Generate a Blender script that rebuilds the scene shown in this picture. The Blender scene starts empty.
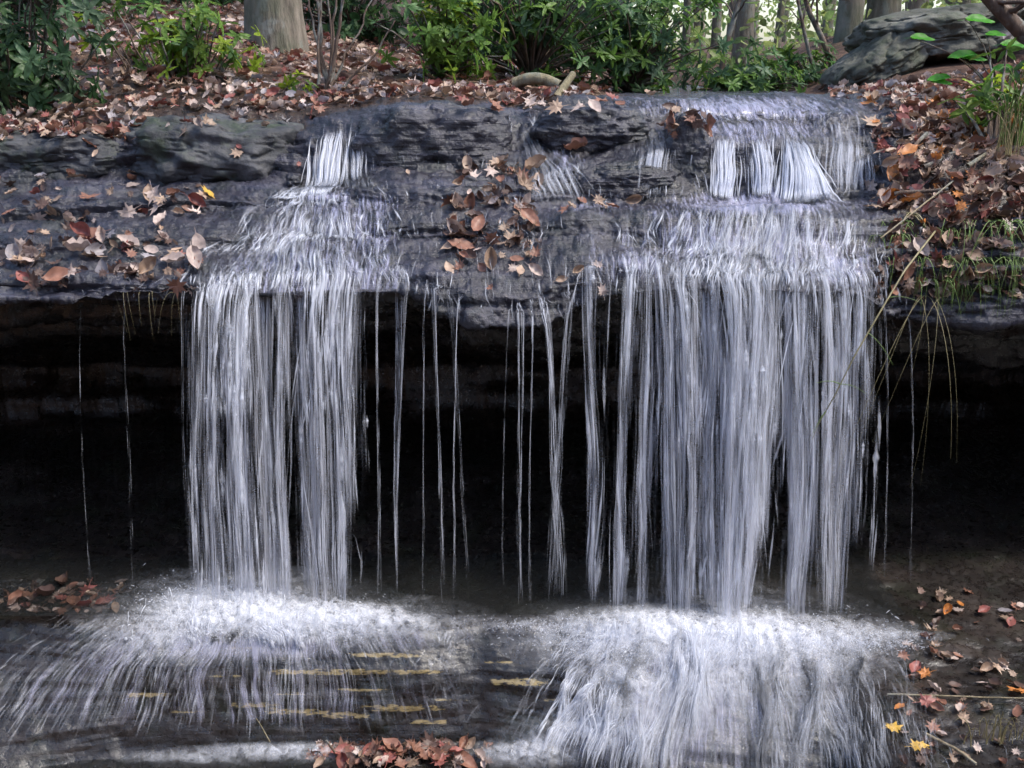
import bpy, math, random
import numpy as np
from mathutils import Vector, Matrix
from mathutils.bvhtree import BVHTree
R = math.radians
rng = np.random.default_rng(7); random.seed(7)
scene = bpy.context.scene
COL = scene.collection

# ---------------------------------------------------------------- camera, sky, sun
PITCH = R(17.15); CY, CZ, F = -4.0, 2.2, 1050.0
cam = bpy.data.cameras.new("camera"); camo = bpy.data.objects.new("camera", cam); COL.objects.link(camo)
camo.location = (0, CY, CZ); camo.rotation_euler = (R(90) - PITCH, 0, 0)
cam.sensor_width = 36; cam.lens = 36 * F / 1024; cam.clip_end = 2000; cam.clip_start = 0.05
scene.camera = camo
W = bpy.data.worlds.new("World"); scene.world = W; W.use_nodes = True
nt = W.node_tree; bg = nt.nodes["Background"]
sky = nt.nodes.new("ShaderNodeTexSky"); sky.sky_type = 'NISHITA'; sky.sun_disc = False
SUN_EL, SUN_AZ = 58, 105          # azimuth from +Y (north) towards +X (east)
sky.sun_elevation = R(SUN_EL); sky.sun_rotation = R(SUN_AZ); sky.dust_density = 2.0; sky.air_density = 1.0
nt.links.new(sky.outputs[0], bg.inputs[0]); bg.inputs[1].default_value = 0.15
sl = bpy.data.lights.new("sun", 'SUN'); sl.energy = 1.6; sl.angle = R(12); sl.color = (1, .95, .86)
so = bpy.data.objects.new("sun", sl); COL.objects.link(so)
d = Vector((math.sin(R(SUN_AZ)) * math.cos(R(SUN_EL)), math.cos(R(SUN_AZ)) * math.cos(R(SUN_EL)), math.sin(R(SUN_EL))))
so.rotation_euler = d.to_track_quat('Z', 'Y').to_euler()
scene.view_settings.view_transform = 'Standard'; scene.view_settings.look = 'None'
scene.view_settings.exposure = 1.25; scene.view_settings.gamma = 1
scene.render.engine = 'CYCLES'
cy = scene.cycles
cy.max_bounces = 6; cy.diffuse_bounces = 3; cy.glossy_bounces = 2; cy.transmission_bounces = 4
cy.transparent_max_bounces = 32; cy.use_adaptive_sampling = True; cy.adaptive_threshold = .03; cy.caustics_reflective = False; cy.caustics_refractive = False

# ---------------------------------------------------------------- helpers
CT, ST = math.cos(PITCH), math.sin(PITCH)
def zy(py, Y):                       # height seen at row py when standing at depth Y
    b = -(np.asarray(py, float) - 384) / F
    return CZ + (np.asarray(Y, float) - CY) * (-ST + b * CT) / (CT + b * ST)
def xz(px, Y, z):                    # x seen at column px for depth Y and height z
    return (np.asarray(px, float) - 512) / F * ((np.asarray(Y) - CY) * CT + (CZ - np.asarray(z)) * ST)
def P(px, py, Y):
    z = zy(py, Y); return Vector((float(xz(px, Y, z)), float(Y), float(z)))
def raydir(px, py):
    a, b = (px - 512) / F, -(py - 384) / F
    return Vector((a, CT + b * ST, -ST + b * CT)).normalized()

_h = np.random.default_rng(11).permutation(4096).astype(np.int64)
def vnoise(x, y, z):
    x, y, z = np.broadcast_arrays(np.asarray(x, float), np.asarray(y, float), np.asarray(z, float))
    xi, yi, zi = np.floor(x).astype(np.int64), np.floor(y).astype(np.int64), np.floor(z).astype(np.int64)
    fx, fy, fz = x - xi, y - yi, z - zi
    fx, fy, fz = [t * t * t * (t * (t * 6 - 15) + 10) for t in (fx, fy, fz)]
    def H(i, j, k): return _h[(_h[(_h[i & 4095] + j) & 4095] + k) & 4095] / 2047.5 - 1
    r = 0
    for a in (0, 1):
        for b in (0, 1):
            for c in (0, 1):
                w = (fx if a else 1 - fx) * (fy if b else 1 - fy) * (fz if c else 1 - fz)
                r = r + w * H(xi + a, yi + b, zi + c)
    return r
def fbm(x, y, z, o=4, g=.5):
    r = 0; a = 1; s = 0
    for i in range(o):
        r = r + a * vnoise(x * 2 ** i + 7.3 * i, y * 2 ** i + 3.1 * i, z * 2 ** i + 1.7 * i); s += a; a *= g
    return r / s

def mkmesh(name, V, faces, k, mats, attrs=None, cattrs=None, uv=None, smooth=True, mi=None):
    """V (n,3); faces (m,k) index array"""
    V = np.asarray(V, np.float32); faces = np.asarray(faces, np.int32)
    me = bpy.data.meshes.new(name)
    me.vertices.add(len(V)); me.vertices.foreach_set("co", V.ravel())
    me.loops.add(faces.size); me.loops.foreach_set("vertex_index", faces.ravel())
    me.polygons.add(len(faces)); me.polygons.foreach_set("loop_start", np.arange(0, faces.size, k, dtype=np.int32))
    if smooth: me.polygons.foreach_set("use_smooth", np.ones(len(faces), bool))
    for m in (mats if isinstance(mats, (list, tuple)) else [mats]): me.materials.append(m)
    if mi is not None: me.polygons.foreach_set("material_index", np.asarray(mi, np.int32))
    me.update(calc_edges=True)
    for n, a in (attrs or {}).items():
        at = me.attributes.new(n, 'FLOAT', 'POINT'); at.data.foreach_set("value", np.asarray(a, np.float32).ravel())
    for n, a in (cattrs or {}).items():
        a = np.asarray(a, np.float32)
        if a.shape[1] == 3: a = np.hstack([a, np.ones((len(a), 1), np.float32)])
        at = me.attributes.new(n, 'FLOAT_COLOR', 'POINT'); at.data.foreach_set("color", a.ravel())
    if uv is not None:
        l = me.uv_layers.new(name="UVMap"); l.data.foreach_set("uv", np.asarray(uv, np.float32)[faces.ravel()].ravel())
    return me
def link(name, me, parent=None, label=None, cat=None, group=None, kind=None):
    o = bpy.data.objects.new(name, me); COL.objects.link(o)
    if parent is not None: o.parent = parent
    if label: o["label"] = label
    if cat: o["category"] = cat
    if group: o["group"] = group
    if kind: o["kind"] = kind
    return o
def root(name, loc, label, cat, group=None):
    o = link(name, None, None, label, cat, group); o.location = loc; return o
def gridfaces(r, c):
    i = np.arange(r - 1)[:, None] * c + np.arange(c - 1)[None]
    return np.stack([i, i + 1, i + c + 1, i + c], -1).reshape(-1, 4)

def tubes(paths, radii, sides=5, close=False):
    """paths (N,M,3), radii (N,M) -> V, faces, strand index"""
    N, M, _ = paths.shape
    T = np.gradient(paths, axis=1); T /= np.linalg.norm(T, axis=2, keepdims=True) + 1e-9
    ref = np.where(np.abs(T[..., 1:2]) > .9, np.array([1., 0, 0]), np.array([0, 1., 0]))
    A = np.cross(T, ref); A /= np.linalg.norm(A, axis=2, keepdims=True) + 1e-9
    B = np.cross(T, A)
    ang = np.arange(sides) * 2 * np.pi / sides + .5
    V = paths[:, :, None] + radii[:, :, None, None] * (A[:, :, None] * np.cos(ang)[None, None, :, None] + B[:, :, None] * np.sin(ang)[None, None, :, None])
    base = (np.arange(N)[:, None, None] * M + np.arange(M - 1)[None, :, None]) * sides
    s = np.arange(sides)[None, None]; s2 = (s + 1) % sides
    f = np.stack([base + s, base + s2, base + sides + s2, base + sides + s], -1).reshape(-1, 4)
    return V.reshape(-1, 3), f

# ---------------------------------------------------------------- materials
def mat(name):
    m = bpy.data.materials.new(name); m.use_nodes = True
    n = m.node_tree; n.nodes.clear()
    return m, n
def N(n, t, **kw):
    x = n.nodes.new(t)
    for k, v in kw.items():
        if k in x.inputs: x.inputs[k].default_value = v
        else: setattr(x, k, v)
    return x
def ramp(n, src, stops):
    r = n.nodes.new("ShaderNodeValToRGB"); n.links.new(src, r.inputs[0])
    e = r.color_ramp.elements
    while len(e) < len(stops): e.new(.5)
    for i, (p, c) in enumerate(stops):
        e[i].position = p; e[i].color = (*c, 1) if len(c) == 3 else (c[0],) * 3 + (1,)
    return r.outputs[0]
def mth(n, op, a, b=None, c=None, clamp=False):
    x = n.nodes.new("ShaderNodeMath"); x.operation = op; x.use_clamp = clamp
    for i, v in enumerate((a, b, c)):
        if v is None: continue
        if isinstance(v, (int, float)): x.inputs[i].default_value = v
        else: n.links.new(v, x.inputs[i])
    return x.outputs[0]
def noise(n, vec, scale, detail=4, rough=.55, vscale=None, dist=0):
    if vscale is not None:
        mp = n.nodes.new("ShaderNodeMapping"); mp.inputs[3].default_value = vscale; n.links.new(vec, mp.inputs[0]); vec = mp.outputs[0]
    x = N(n, "ShaderNodeTexNoise", Scale=scale, Detail=detail, Roughness=rough, Distortion=dist); n.links.new(vec, x.inputs[0])
    return x.outputs[0]
def mix(n, f, a, b, blend='MIX'):
    x = n.nodes.new("ShaderNodeMix"); x.data_type = 'RGBA'; x.blend_type = blend
    for s, v in ((x.inputs[0], f), (x.inputs[6], a), (x.inputs[7], b)):
        if isinstance(v, (int, float)): s.default_value = v
        elif isinstance(v, tuple): s.default_value = (*v, 1)
        else: n.links.new(v, s)
    return x.outputs[2]
def out(n, sh):
    o = n.nodes.new("ShaderNodeOutputMaterial"); n.links.new(sh, o.inputs[0]); return o
def geo(n): return n.nodes.new("ShaderNodeNewGeometry").outputs[0]
def attr(n, a, sock="Fac"):
    x = n.nodes.new("ShaderNodeAttribute"); x.attribute_name = a; return x.outputs[sock]

def rock_mat(name, dark, mid, light, rough=(.25, .6), moss=0., soil=False, lichen=False, spec=.5, bump=.35, st=.6):
    m, n = mat(name); g = geo(n)
    a = noise(n, g, 3.0, 6, .6); s = noise(n, g, 1, 7, .65, (1.6, 1.6, 26)); f = noise(n, g, 38, 6, .65)
    t = mth(n, 'ADD', mth(n, 'MULTIPLY', a, 1 - st), mth(n, 'MULTIPLY', s, st))
    c = ramp(n, t, [(.32, dark), (.52, mid), (.72, light)])
    c = mix(n, .55, c, ramp(n, f, [(.3, (.35,)), (.7, (1.5,))]), 'MULTIPLY')
    pat = noise(n, g, 9, 5, .6)
    if moss:
        mm = noise(n, g, 5, 6, .7)
        c = mix(n, mth(n, 'MULTIPLY', ramp(n, mm, [(.5, (0,)), (.66, (1,))]), moss), c, (.035, .055, .022))
        c = mix(n, mth(n, 'MULTIPLY', ramp(n, pat, [(.6, (0,)), (.68, (1,))]), moss * .5), c, (.13, .15, .12))
    if lichen:
        la = attr(n, "lichen")
        lf = noise(n, g, 1, 6, .7, (22, 22, 90))
        c = mix(n, ramp(n, mth(n, 'MULTIPLY', la, lf), [(.50, (0,)), (.56, (1,))]), c, (.25, .19, .085))
    if soil:
        sa = attr(n, "soil")
        sc = ramp(n, f, [(.3, (.015, .009, .006)), (.7, (.06, .036, .024))])
        c = mix(n, ramp(n, mth(n, 'ADD', sa, mth(n, 'MULTIPLY', mth(n, 'SUBTRACT', pat, .5), .8)), [(.4, (0,)), (.6, (1,))]), c, sc)
    p = N(n, "ShaderNodeBsdfPrincipled"); n.links.new(c, p.inputs["Base Color"])
    n.links.new(ramp(n, f, [(.3, (rough[0],)), (.75, (rough[1],))]), p.inputs["Roughness"])
    p.inputs["Specular IOR Level"].default_value = spec
    b = N(n, "ShaderNodeBump", Strength=bump, Distance=.03)
    n.links.new(mth(n, 'ADD', mth(n, 'MULTIPLY', s, 1.15 * st), mth(n, 'ADD', mth(n, 'MULTIPLY', f, .5), mth(n, 'MULTIPLY', noise(n, g, 120, 3), .12))), b.inputs["Height"])
    n.links.new(b.outputs[0], p.inputs["Normal"]); out(n, p.outputs[0]); return m

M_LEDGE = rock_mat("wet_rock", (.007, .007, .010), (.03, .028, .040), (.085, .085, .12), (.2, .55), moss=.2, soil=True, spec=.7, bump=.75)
M_DRY = rock_mat("dry_rock", (.012, .013, .015), (.045, .046, .05), (.12, .12, .13), (.45, .85), moss=.7, bump=.6, st=.2)
M_PALE = rock_mat("pale_rock", (.03, .03, .022), (.10, .10, .08), (.24, .23, .2), (.6, .9), moss=.6, bump=.6, st=.12)
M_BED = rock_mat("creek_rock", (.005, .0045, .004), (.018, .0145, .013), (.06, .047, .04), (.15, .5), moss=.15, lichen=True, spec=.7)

def water_mat(name, uv=False, thin=(.45, .62), col=(.90, .92, .98), scale=(1, 1, 1), gain=1.0, transl=.4, blotch=False, soft=False):
    m, n = mat(name)
    al = attr(n, "alpha")
    if uv:
        t = n.nodes.new("ShaderNodeUVMap").outputs[0]
        s1 = noise(n, t, 1, 5, .65, (90 * scale[0], 2.2 * scale[1], 1)); s2 = noise(n, t, 1, 4, .6, (30 * scale[0], 1.2 * scale[1], 1))
        st = ramp(n, mth(n, 'ADD', mth(n, 'MULTIPLY', s1, .65), mth(n, 'MULTIPLY', s2, .35)), [(thin[0], (0,)), (thin[1], (1,))])
        al = mth(n, 'MULTIPLY', al, st)
    if blotch:
        g = geo(n); s = noise(n, g, 24, 8, .75, dist=.8)
        al = mth(n, 'MULTIPLY', al, ramp(n, s, [(.36, (0,)), (.68, (1,))]))
    if soft:
        lw = n.nodes.new("ShaderNodeLayerWeight"); lw.inputs[0].default_value = .5
        al = mth(n, 'MULTIPLY', al, mth(n, 'POWER', mth(n, 'SUBTRACT', 1.0, lw.outputs[1]), 2.0))
    al = mth(n, 'MULTIPLY', al, gain, clamp=True)
    p = N(n, "ShaderNodeBsdfPrincipled", Roughness=.35); p.inputs["Base Color"].default_value = (*col, 1)
    tr = N(n, "ShaderNodeBsdfTranslucent"); tr.inputs[0].default_value = (*col, 1)
    mx = n.nodes.new("ShaderNodeMixShader"); mx.inputs[0].default_value = transl
    n.links.new(p.outputs[0], mx.inputs[1]); n.links.new(tr.outputs[0], mx.inputs[2])
    tp = n.nodes.new("ShaderNodeBsdfTransparent"); m2 = n.nodes.new("ShaderNodeMixShader")
    n.links.new(al, m2.inputs[0]); n.links.new(tp.outputs[0], m2.inputs[1]); n.links.new(mx.outputs[0], m2.inputs[2])
    out(n, m2.outputs[0]); return m
M_STRAND = water_mat("falling_water", soft=True, gain=1.1)
def curtain_mat(name, col, su, sv, mx=.65, lo=.60, k=.24, soft=.13, transl=.4, rough=.35):
    m, n = mat(name); D = attr(n, "alpha"); t = n.nodes.new("ShaderNodeUVMap").outputs[0]
    a = noise(n, t, 1, 3, .6, (105 * su, 1.7 * sv, 1)); b = noise(n, t, 1, 3, .6, (34 * su, .9 * sv, 1)); c = noise(n, t, 1, 2, .6, (260 * su, 5 * sv, 1))
    v = mth(n, 'ADD', mth(n, 'MULTIPLY', a, .42), mth(n, 'ADD', mth(n, 'MULTIPLY', b, .38), mth(n, 'MULTIPLY', c, .2)))
    al = mth(n, 'DIVIDE', mth(n, 'ADD', mth(n, 'SUBTRACT', v, lo), mth(n, 'MULTIPLY', D, k)), soft, clamp=True)
    al = mth(n, 'MULTIPLY', mth(n, 'MULTIPLY', al, mx), mth(n, 'MULTIPLY', D, 3.0, clamp=True))
    p = N(n, "ShaderNodeBsdfPrincipled", Roughness=rough); p.inputs["Base Color"].default_value = (*col, 1)
    tr = N(n, "ShaderNodeBsdfTranslucent"); tr.inputs[0].default_value = (*col, 1)
    x = n.nodes.new("ShaderNodeMixShader"); x.inputs[0].default_value = transl; n.links.new(p.outputs[0], x.inputs[1]); n.links.new(tr.outputs[0], x.inputs[2])
    tp = n.nodes.new("ShaderNodeBsdfTransparent"); y = n.nodes.new("ShaderNodeMixShader")
    n.links.new(al, y.inputs[0]); n.links.new(tp.outputs[0], y.inputs[1]); n.links.new(x.outputs[0], y.inputs[2]); out(n, y.outputs[0]); return m
M_SHEET = curtain_mat("water_curtain", (.87, .89, .98), 1.15, 1.0, .5, .61, .17, .12, .5)
M_FILM = curtain_mat("water_film", (.62, .62, .82), 1.1, 5, .55, .60, .22, .14, .1, .2)
M_BFILM = curtain_mat("sliding_water", (.70, .69, .86), .9, 1.6, .52, .57, .22, .2, .1, .25)
M_FOAM = water_mat("foam", blotch=True, transl=.2, gain=.9)

def pool_mat(name, tint, alpha):
    m, n = mat(name); g = geo(n)
    p = N(n, "ShaderNodeBsdfPrincipled", Roughness=.06); p.inputs["Base Color"].default_value = (*tint, 1)
    p.inputs["Alpha"].default_value = alpha; p.inputs["IOR"].default_value = 1.33
    b = N(n, "ShaderNodeBump", Strength=.5, Distance=.02); n.links.new(noise(n, g, 1, 4, .6, (9, 22, 9), dist=.6), b.inputs["Height"])
    n.links.new(b.outputs[0], p.inputs["Normal"]); out(n, p.outputs[0]); return m
M_POOL = pool_mat("pool_water", (.02, .022, .022), .45)
M_STREAMW = pool_mat("stream_water", (.16, .17, .22), .55)

def leafy(name, a="col", transl=.35, rough=.45, spec=.5):
    m, n = mat(name); c = attr(n, a, "Color")
    c2 = mix(n, .5, c, ramp(n, noise(n, geo(n), 60, 3), [(.3, (.55,)), (.7, (1.45,))]), 'MULTIPLY')
    p = N(n, "ShaderNodeBsdfPrincipled", Roughness=rough); n.links.new(c2, p.inputs["Base Color"]); p.inputs["Specular IOR Level"].default_value = spec
    tr = N(n, "ShaderNodeBsdfTranslucent"); n.links.new(c2, tr.inputs[0])
    mx = n.nodes.new("ShaderNodeMixShader"); mx.inputs[0].default_value = transl
    n.links.new(p.outputs[0], mx.inputs[1]); n.links.new(tr.outputs[0], mx.inputs[2]); out(n, mx.outputs[0]); return m
M_LEAF = leafy("dead_leaf", transl=.15, rough=.5)
M_GREEN = leafy("green_leaf", transl=.5, rough=.42, spec=.35)

def bark_mat(name, c1, c2, moss=0):
    m, n = mat(name); g = geo(n)
    t = noise(n, g, 1, 6, .65, (22, 22, 5)); c = ramp(n, t, [(.3, c1), (.7, c2)])
    c = mix(n, ramp(n, noise(n, g, 6, 5, .6), [(.52, (0,)), (.6, (.6,))]), c, (.25, .27, .24))
    if moss: c = mix(n, mth(n, 'MULTIPLY', ramp(n, noise(n, g, 3.2, 5, .6), [(.45, (0,)), (.6, (1,))]), moss), c, (.05, .08, .03))
    p = N(n, "ShaderNodeBsdfPrincipled", Roughness=.85); n.links.new(c, p.inputs["Base Color"])
    b = N(n, "ShaderNodeBump", Strength=.7, Distance=.03); n.links.new(t, b.inputs["Height"]); n.links.new(b.outputs[0], p.inputs["Normal"])
    out(n, p.outputs[0]); return m
M_BARK = bark_mat("bark", (.08, .065, .05), (.27, .23, .18), .4)
M_TWIG = bark_mat("twig_bark", (.05, .032, .024), (.16, .11, .08))
M_PALEWOOD = bark_mat("weathered_wood", (.16, .12, .07), (.38, .31, .2), .3)

def soil_mat():
    m, n = mat("forest_soil"); g = geo(n)
    f = noise(n, g, 14, 7, .7); c = ramp(n, f, [(.3, (.025, .014, .01)), (.5, (.09, .045, .03)), (.7, (.2, .12, .08))])
    c = mix(n, ramp(n, noise(n, g, .6, 4), [(.5, (0,)), (.7, (.5,))]), c, (.05, .06, .025))
    p = N(n, "ShaderNodeBsdfPrincipled", Roughness=.9); n.links.new(c, p.inputs["Base Color"])
    b = N(n, "ShaderNodeBump", Strength=.8, Distance=.05); n.links.new(f, b.inputs["Height"]); n.links.new(b.outputs[0], p.inputs["Normal"])
    out(n, p.outputs[0]); return m
M_SOIL = soil_mat()

# ---------------------------------------------------------------- rock ledge
def sm(a, b, x): t = np.clip((x - a) / (b - a), 0, 1); return t * t * (3 - 2 * t)
def G(x, y):
    x = np.asarray(x, float); y = np.asarray(y, float)
    left = sm(.2, -2.5, x) if False else 1 - sm(-2.6, .4, x)
    back = 2.06 + left * (.13 * np.clip(y - 1.2, 0, 60) - .1 * np.clip(y - 12, 0, 60)) + .02 * np.clip(y - 2, 0, 4) * (1 - left)
    back = back + sm(1.6, 3.2, x) * (.10 * np.clip(y - 1.2, 0, 3)) + .05 * fbm(x * .9, y * .9, 0, 3) + .6 * fbm(x * .08, y * .08, 3, 3) * sm(6, 20, y)
    ch = np.exp(-((x - .95 - .25 * np.clip(y - 1.5, 0, 20)) / (.75)) ** 2)
    back = back - .16 * ch * sm(30, 8, y) if False else back - .16 * ch
    side = np.clip((np.abs(x) - 2.9), 0, 40)
    front_ = -.9 + np.minimum(side * 1.1, 2.9 + .25 * side) + 1.3 * sm(-2.6, -4.2, y) if False else -.9 + np.minimum(side * 1.1, 2.9 + .12 * side)
    front_ = front_ + 1.2 * (1 - sm(-4.4, -2.7, y)) + .5 * np.clip(-y - 6.5, 0, 14)  # unseen banks and rear slope, shaped to keep sky light off the hollow
    w = sm(1.95, 2.3, y)
    return front_ * (1 - w) + back * w
LT = {
 0:   [(128,1.35),(150,1.0),(182,.9),(205,.6),(222,.53),(240,.33),(256,.28),(280,.06),(302,.02)],
 130: [(122,1.35),(140,1.0),(175,.92),(200,.62),(215,.56),(238,.33),(252,.28),(280,.05),(300,.0)],
 215: [(112,1.35),(140,1.1),(170,1.0),(200,.66),(213,.6),(235,.36),(250,.3),(278,.06),(300,.0)],
 300: [(108,1.35),(130,.98),(186,.8),(196,.62),(212,.56),(235,.36),(250,.3),(275,.08),(298,.0)],
 340: [(105,1.3),(122,.92),(184,.76),(193,.6),(210,.52),(228,.34),(242,.3),(270,.08),(295,.02)],
 400: [(99,1.3),(108,.86),(172,.7),(186,.5),(205,.44),(222,.3),(240,.26),(268,.08),(295,.03)],
 470: [(99,1.3),(112,.86),(168,.7),(186,.5),(206,.44),(224,.3),(244,.25),(290,-.01),(326,-.06)],
 515: [(100,1.4),(118,1.05),(150,.9),(188,.5),(208,.42),(228,.28),(248,.22),(296,-.03),(336,-.07)],
 560: [(98,1.3),(108,1.0),(150,.85),(165,.6),(200,.52),(222,.3),(242,.24),(284,-.01),(324,-.04)],
 610: [(97,1.3),(108,1.0),(148,.85),(164,.62),(203,.54),(218,.3),(240,.22),(266,.03),(298,.0)],
 670: [(94,1.4),(108,1.1),(132,.9),(150,.68),(203,.56),(216,.25),(244,.15),(268,.02),(292,-.03)],
 730: [(94,1.5),(114,1.05),(126,1.0),(145,.76),(200,.62),(214,.22),(246,.1),(272,-.02),(290,-.06)],
 800: [(94,1.5),(114,1.05),(126,1.0),(150,.74),(200,.6),(212,.2),(248,.06),(276,-.05),(294,-.08)],
 860: [(96,1.5),(110,1.0),(138,.85),(160,.74),(200,.6),(214,.25),(246,.12),(276,.0),(298,-.04)],
 900: [(96,1.4),(112,1.0),(140,.75),(165,.6),(195,.42),(212,.28),(245,.18),(285,.1),(320,.08)],
 960: [(85,1.5),(105,1.1),(135,.8),(160,.55),(185,.38),(208,.2),(245,.12),(285,.08),(322,.08)],
 1024:[(72,1.5),(95,1.1),(128,.8),(155,.55),(178,.38),(200,.2),(240,.12),(285,.08),(320,.08)],
 1700:[(55,1.6),(80,1.1),(115,.8),(145,.55),(170,.38),(195,.2),(240,.12),(290,.08),(330,.08)]}
LT[-700] = LT[0]
kp = sorted(LT)
def rows_at():
    T = []
    for p in kp:
        r = [(2.35, float(G(xz(p, 2.35, 2.1), 2.35)) - .03)] + [(Y, float(zy(py, Y))) for py, Y in LT[p]]
        z9 = r[-1][1]; Y9 = r[-1][0]
        r += [(Y9 + .2, z9 + .03), (.34, z9 - .16), (.55, z9 - .3), (1.3, .84), (1.95, .5), (1.75, .2), (.6, .07), (-.35, -.12)]
        T.append(r)
    return np.array(T)             # (cols, rows, 2)
T = rows_at()
pxs = np.concatenate([np.linspace(-700, -30, 70, endpoint=False), np.arange(-30, 1054, 1.7), np.linspace(1054, 1700, 70)])
seg = [10, 10, 22, 14, 24, 12, 14, 14, 14, 10, 12, 12, 10, 12, 8, 10, 8]
rp = np.concatenate([np.arange(s) / s + i for i, s in enumerate(seg)] + [[len(seg)]])
def smooth_cols(px):
    i = np.clip(np.searchsorted(kp, px) - 1, 0, len(kp) - 2); a = np.array(kp)[i]; b = np.array(kp)[i + 1]
    t = (px - a) / (b - a); t = t * t * (3 - 2 * t) * .6 + t * .4
    return T[i] * (1 - t)[:, None, None] + T[i + 1] * t[:, None, None]
TC = smooth_cols(pxs)               # (C, 18, 2)
i0 = np.clip(np.floor(rp).astype(int), 0, len(seg) - 1); ft = rp - i0
YZ = TC[:, i0] * (1 - ft)[None, :, None] + TC[:, i0 + 1] * ft[None, :, None]
ker = np.array([1, 2, 3, 2, 1.]) / 9
YZp = np.pad(YZ, ((0, 0), (2, 2), (0, 0)), 'edge'); YZ = sum(ker[k] * YZp[:, k:k + YZ.shape[1]] for k in range(5))
Yg, Zg = YZ[..., 0].T.copy(), YZ[..., 1].T.copy()        # (Rr, C)
Xg = xz(pxs[None], Yg, Zg)
def normals(X, Y, Z):
    A = np.stack([X, Y, Z], -1); du = np.gradient(A, axis=1); dv = np.gradient(A, axis=0)
    n = np.cross(dv, du); return n / (np.linalg.norm(n, axis=2, keepdims=True) + 1e-9)
NG = normals(Xg, Yg, Zg)
wz = Zg + .03 * fbm(Xg * 1.3, Yg * 1.3, Zg * 2, 3)
st1 = fbm(Xg * 1.1, Yg * 1.1, wz * 17, 4, .6)
st2 = np.abs(vnoise(Xg * .8 + 9, Yg * .8, wz * 34))
front = np.clip(-NG[..., 1] * 1.3 + .25, .15, 1)
cave = sm(9.5, 11, rp)[:, None]
mid = .45 + .55 * (1 - sm(300, 360, pxs) * (1 - sm(840, 880, pxs)))[None]
disp = (.058 * st1 * front - .03 * (st2 < .13) * front) * mid + .03 * fbm(Xg * 7, Yg * 7, Zg * 8 + 3, 3) * (1 - mid) + .042 * fbm(Xg * 3.6, Yg * 3.6, Zg * 3.6, 3) + .027 * fbm(Xg * 13, Yg * 13, Zg * 18, 5, .68)
disp += cave * (.05 * fbm(Xg * 2, Yg * 2, wz * 9 + 4, 3))
wetlip = sm(185, 200, pxs) * (1 - sm(395, 410, pxs)) + sm(575, 590, pxs) * (1 - sm(872, 885, pxs))
disp += (.05 * fbm(Xg * 5 + 3, Yg * 2, 5, 4, .6)) * (sm(7.5, 9, rp) * (1 - sm(10, 11, rp)))[:, None]
disp *= sm(0, 1.2, rp)[:, None] * (1 - .75 * wetlip[None] * (sm(7.6, 8.4, rp) * (1 - sm(10, 10.8, rp)))[:, None])
LG = np.stack([Xg, Yg, Zg], -1) + NG * disp[..., None]
soil = np.zeros_like(Xg)
PXG = np.broadcast_to(pxs[None], Xg.shape); RPG = np.broadcast_to(rp[:, None], Xg.shape)
soil = np.maximum(soil, sm(880, 915, PXG) * (1 - sm(5.2, 7.2, RPG)))
soil = np.maximum(soil, (1 - sm(540, 580, PXG)) * (1 - sm(1.0, 1.5, RPG)))
soil = np.maximum(soil, (1 - sm(290, 320, PXG)) * (1 - sm(1.6, 2.2, RPG)))
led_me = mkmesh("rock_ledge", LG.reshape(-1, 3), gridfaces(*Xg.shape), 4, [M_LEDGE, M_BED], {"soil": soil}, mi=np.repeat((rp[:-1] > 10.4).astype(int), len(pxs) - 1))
link("rock_ledge", led_me, None, "broad dark layered rock ledge that juts over a black hollow, water running across it", "rock ledge")

k2 = np.ones(7) / 7
LGs = np.pad(LG, ((3, 3), (0, 0), (0, 0)), 'edge'); LGs = sum(k2[i] * LGs[i:i + LG.shape[0]] for i in range(7))
def sampler(Gr, px_axis, rp_axis):
    def f(px, r):
        px = np.clip(px, px_axis[0], px_axis[-1]); r = np.clip(r, rp_axis[0], rp_axis[-1])
        c = np.interp(px, px_axis, np.arange(len(px_axis))); q = np.interp(r, rp_axis, np.arange(len(rp_axis)))
        c0 = np.clip(c.astype(int), 0, len(px_axis) - 2); q0 = np.clip(q.astype(int), 0, len(rp_axis) - 2); a = (c - c0)[..., None]; b = (q - q0)[..., None]
        return (Gr[q0, c0] * (1 - a) + Gr[q0, c0 + 1] * a) * (1 - b) + (Gr[q0 + 1, c0] * (1 - a) + Gr[q0 + 1, c0 + 1] * a) * b
    return f
NS = normals(LGs[..., 0], LGs[..., 1], LGs[..., 2])
SL = sampler(LGs, pxs, rp); SN = sampler(NS, pxs, rp)

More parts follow.
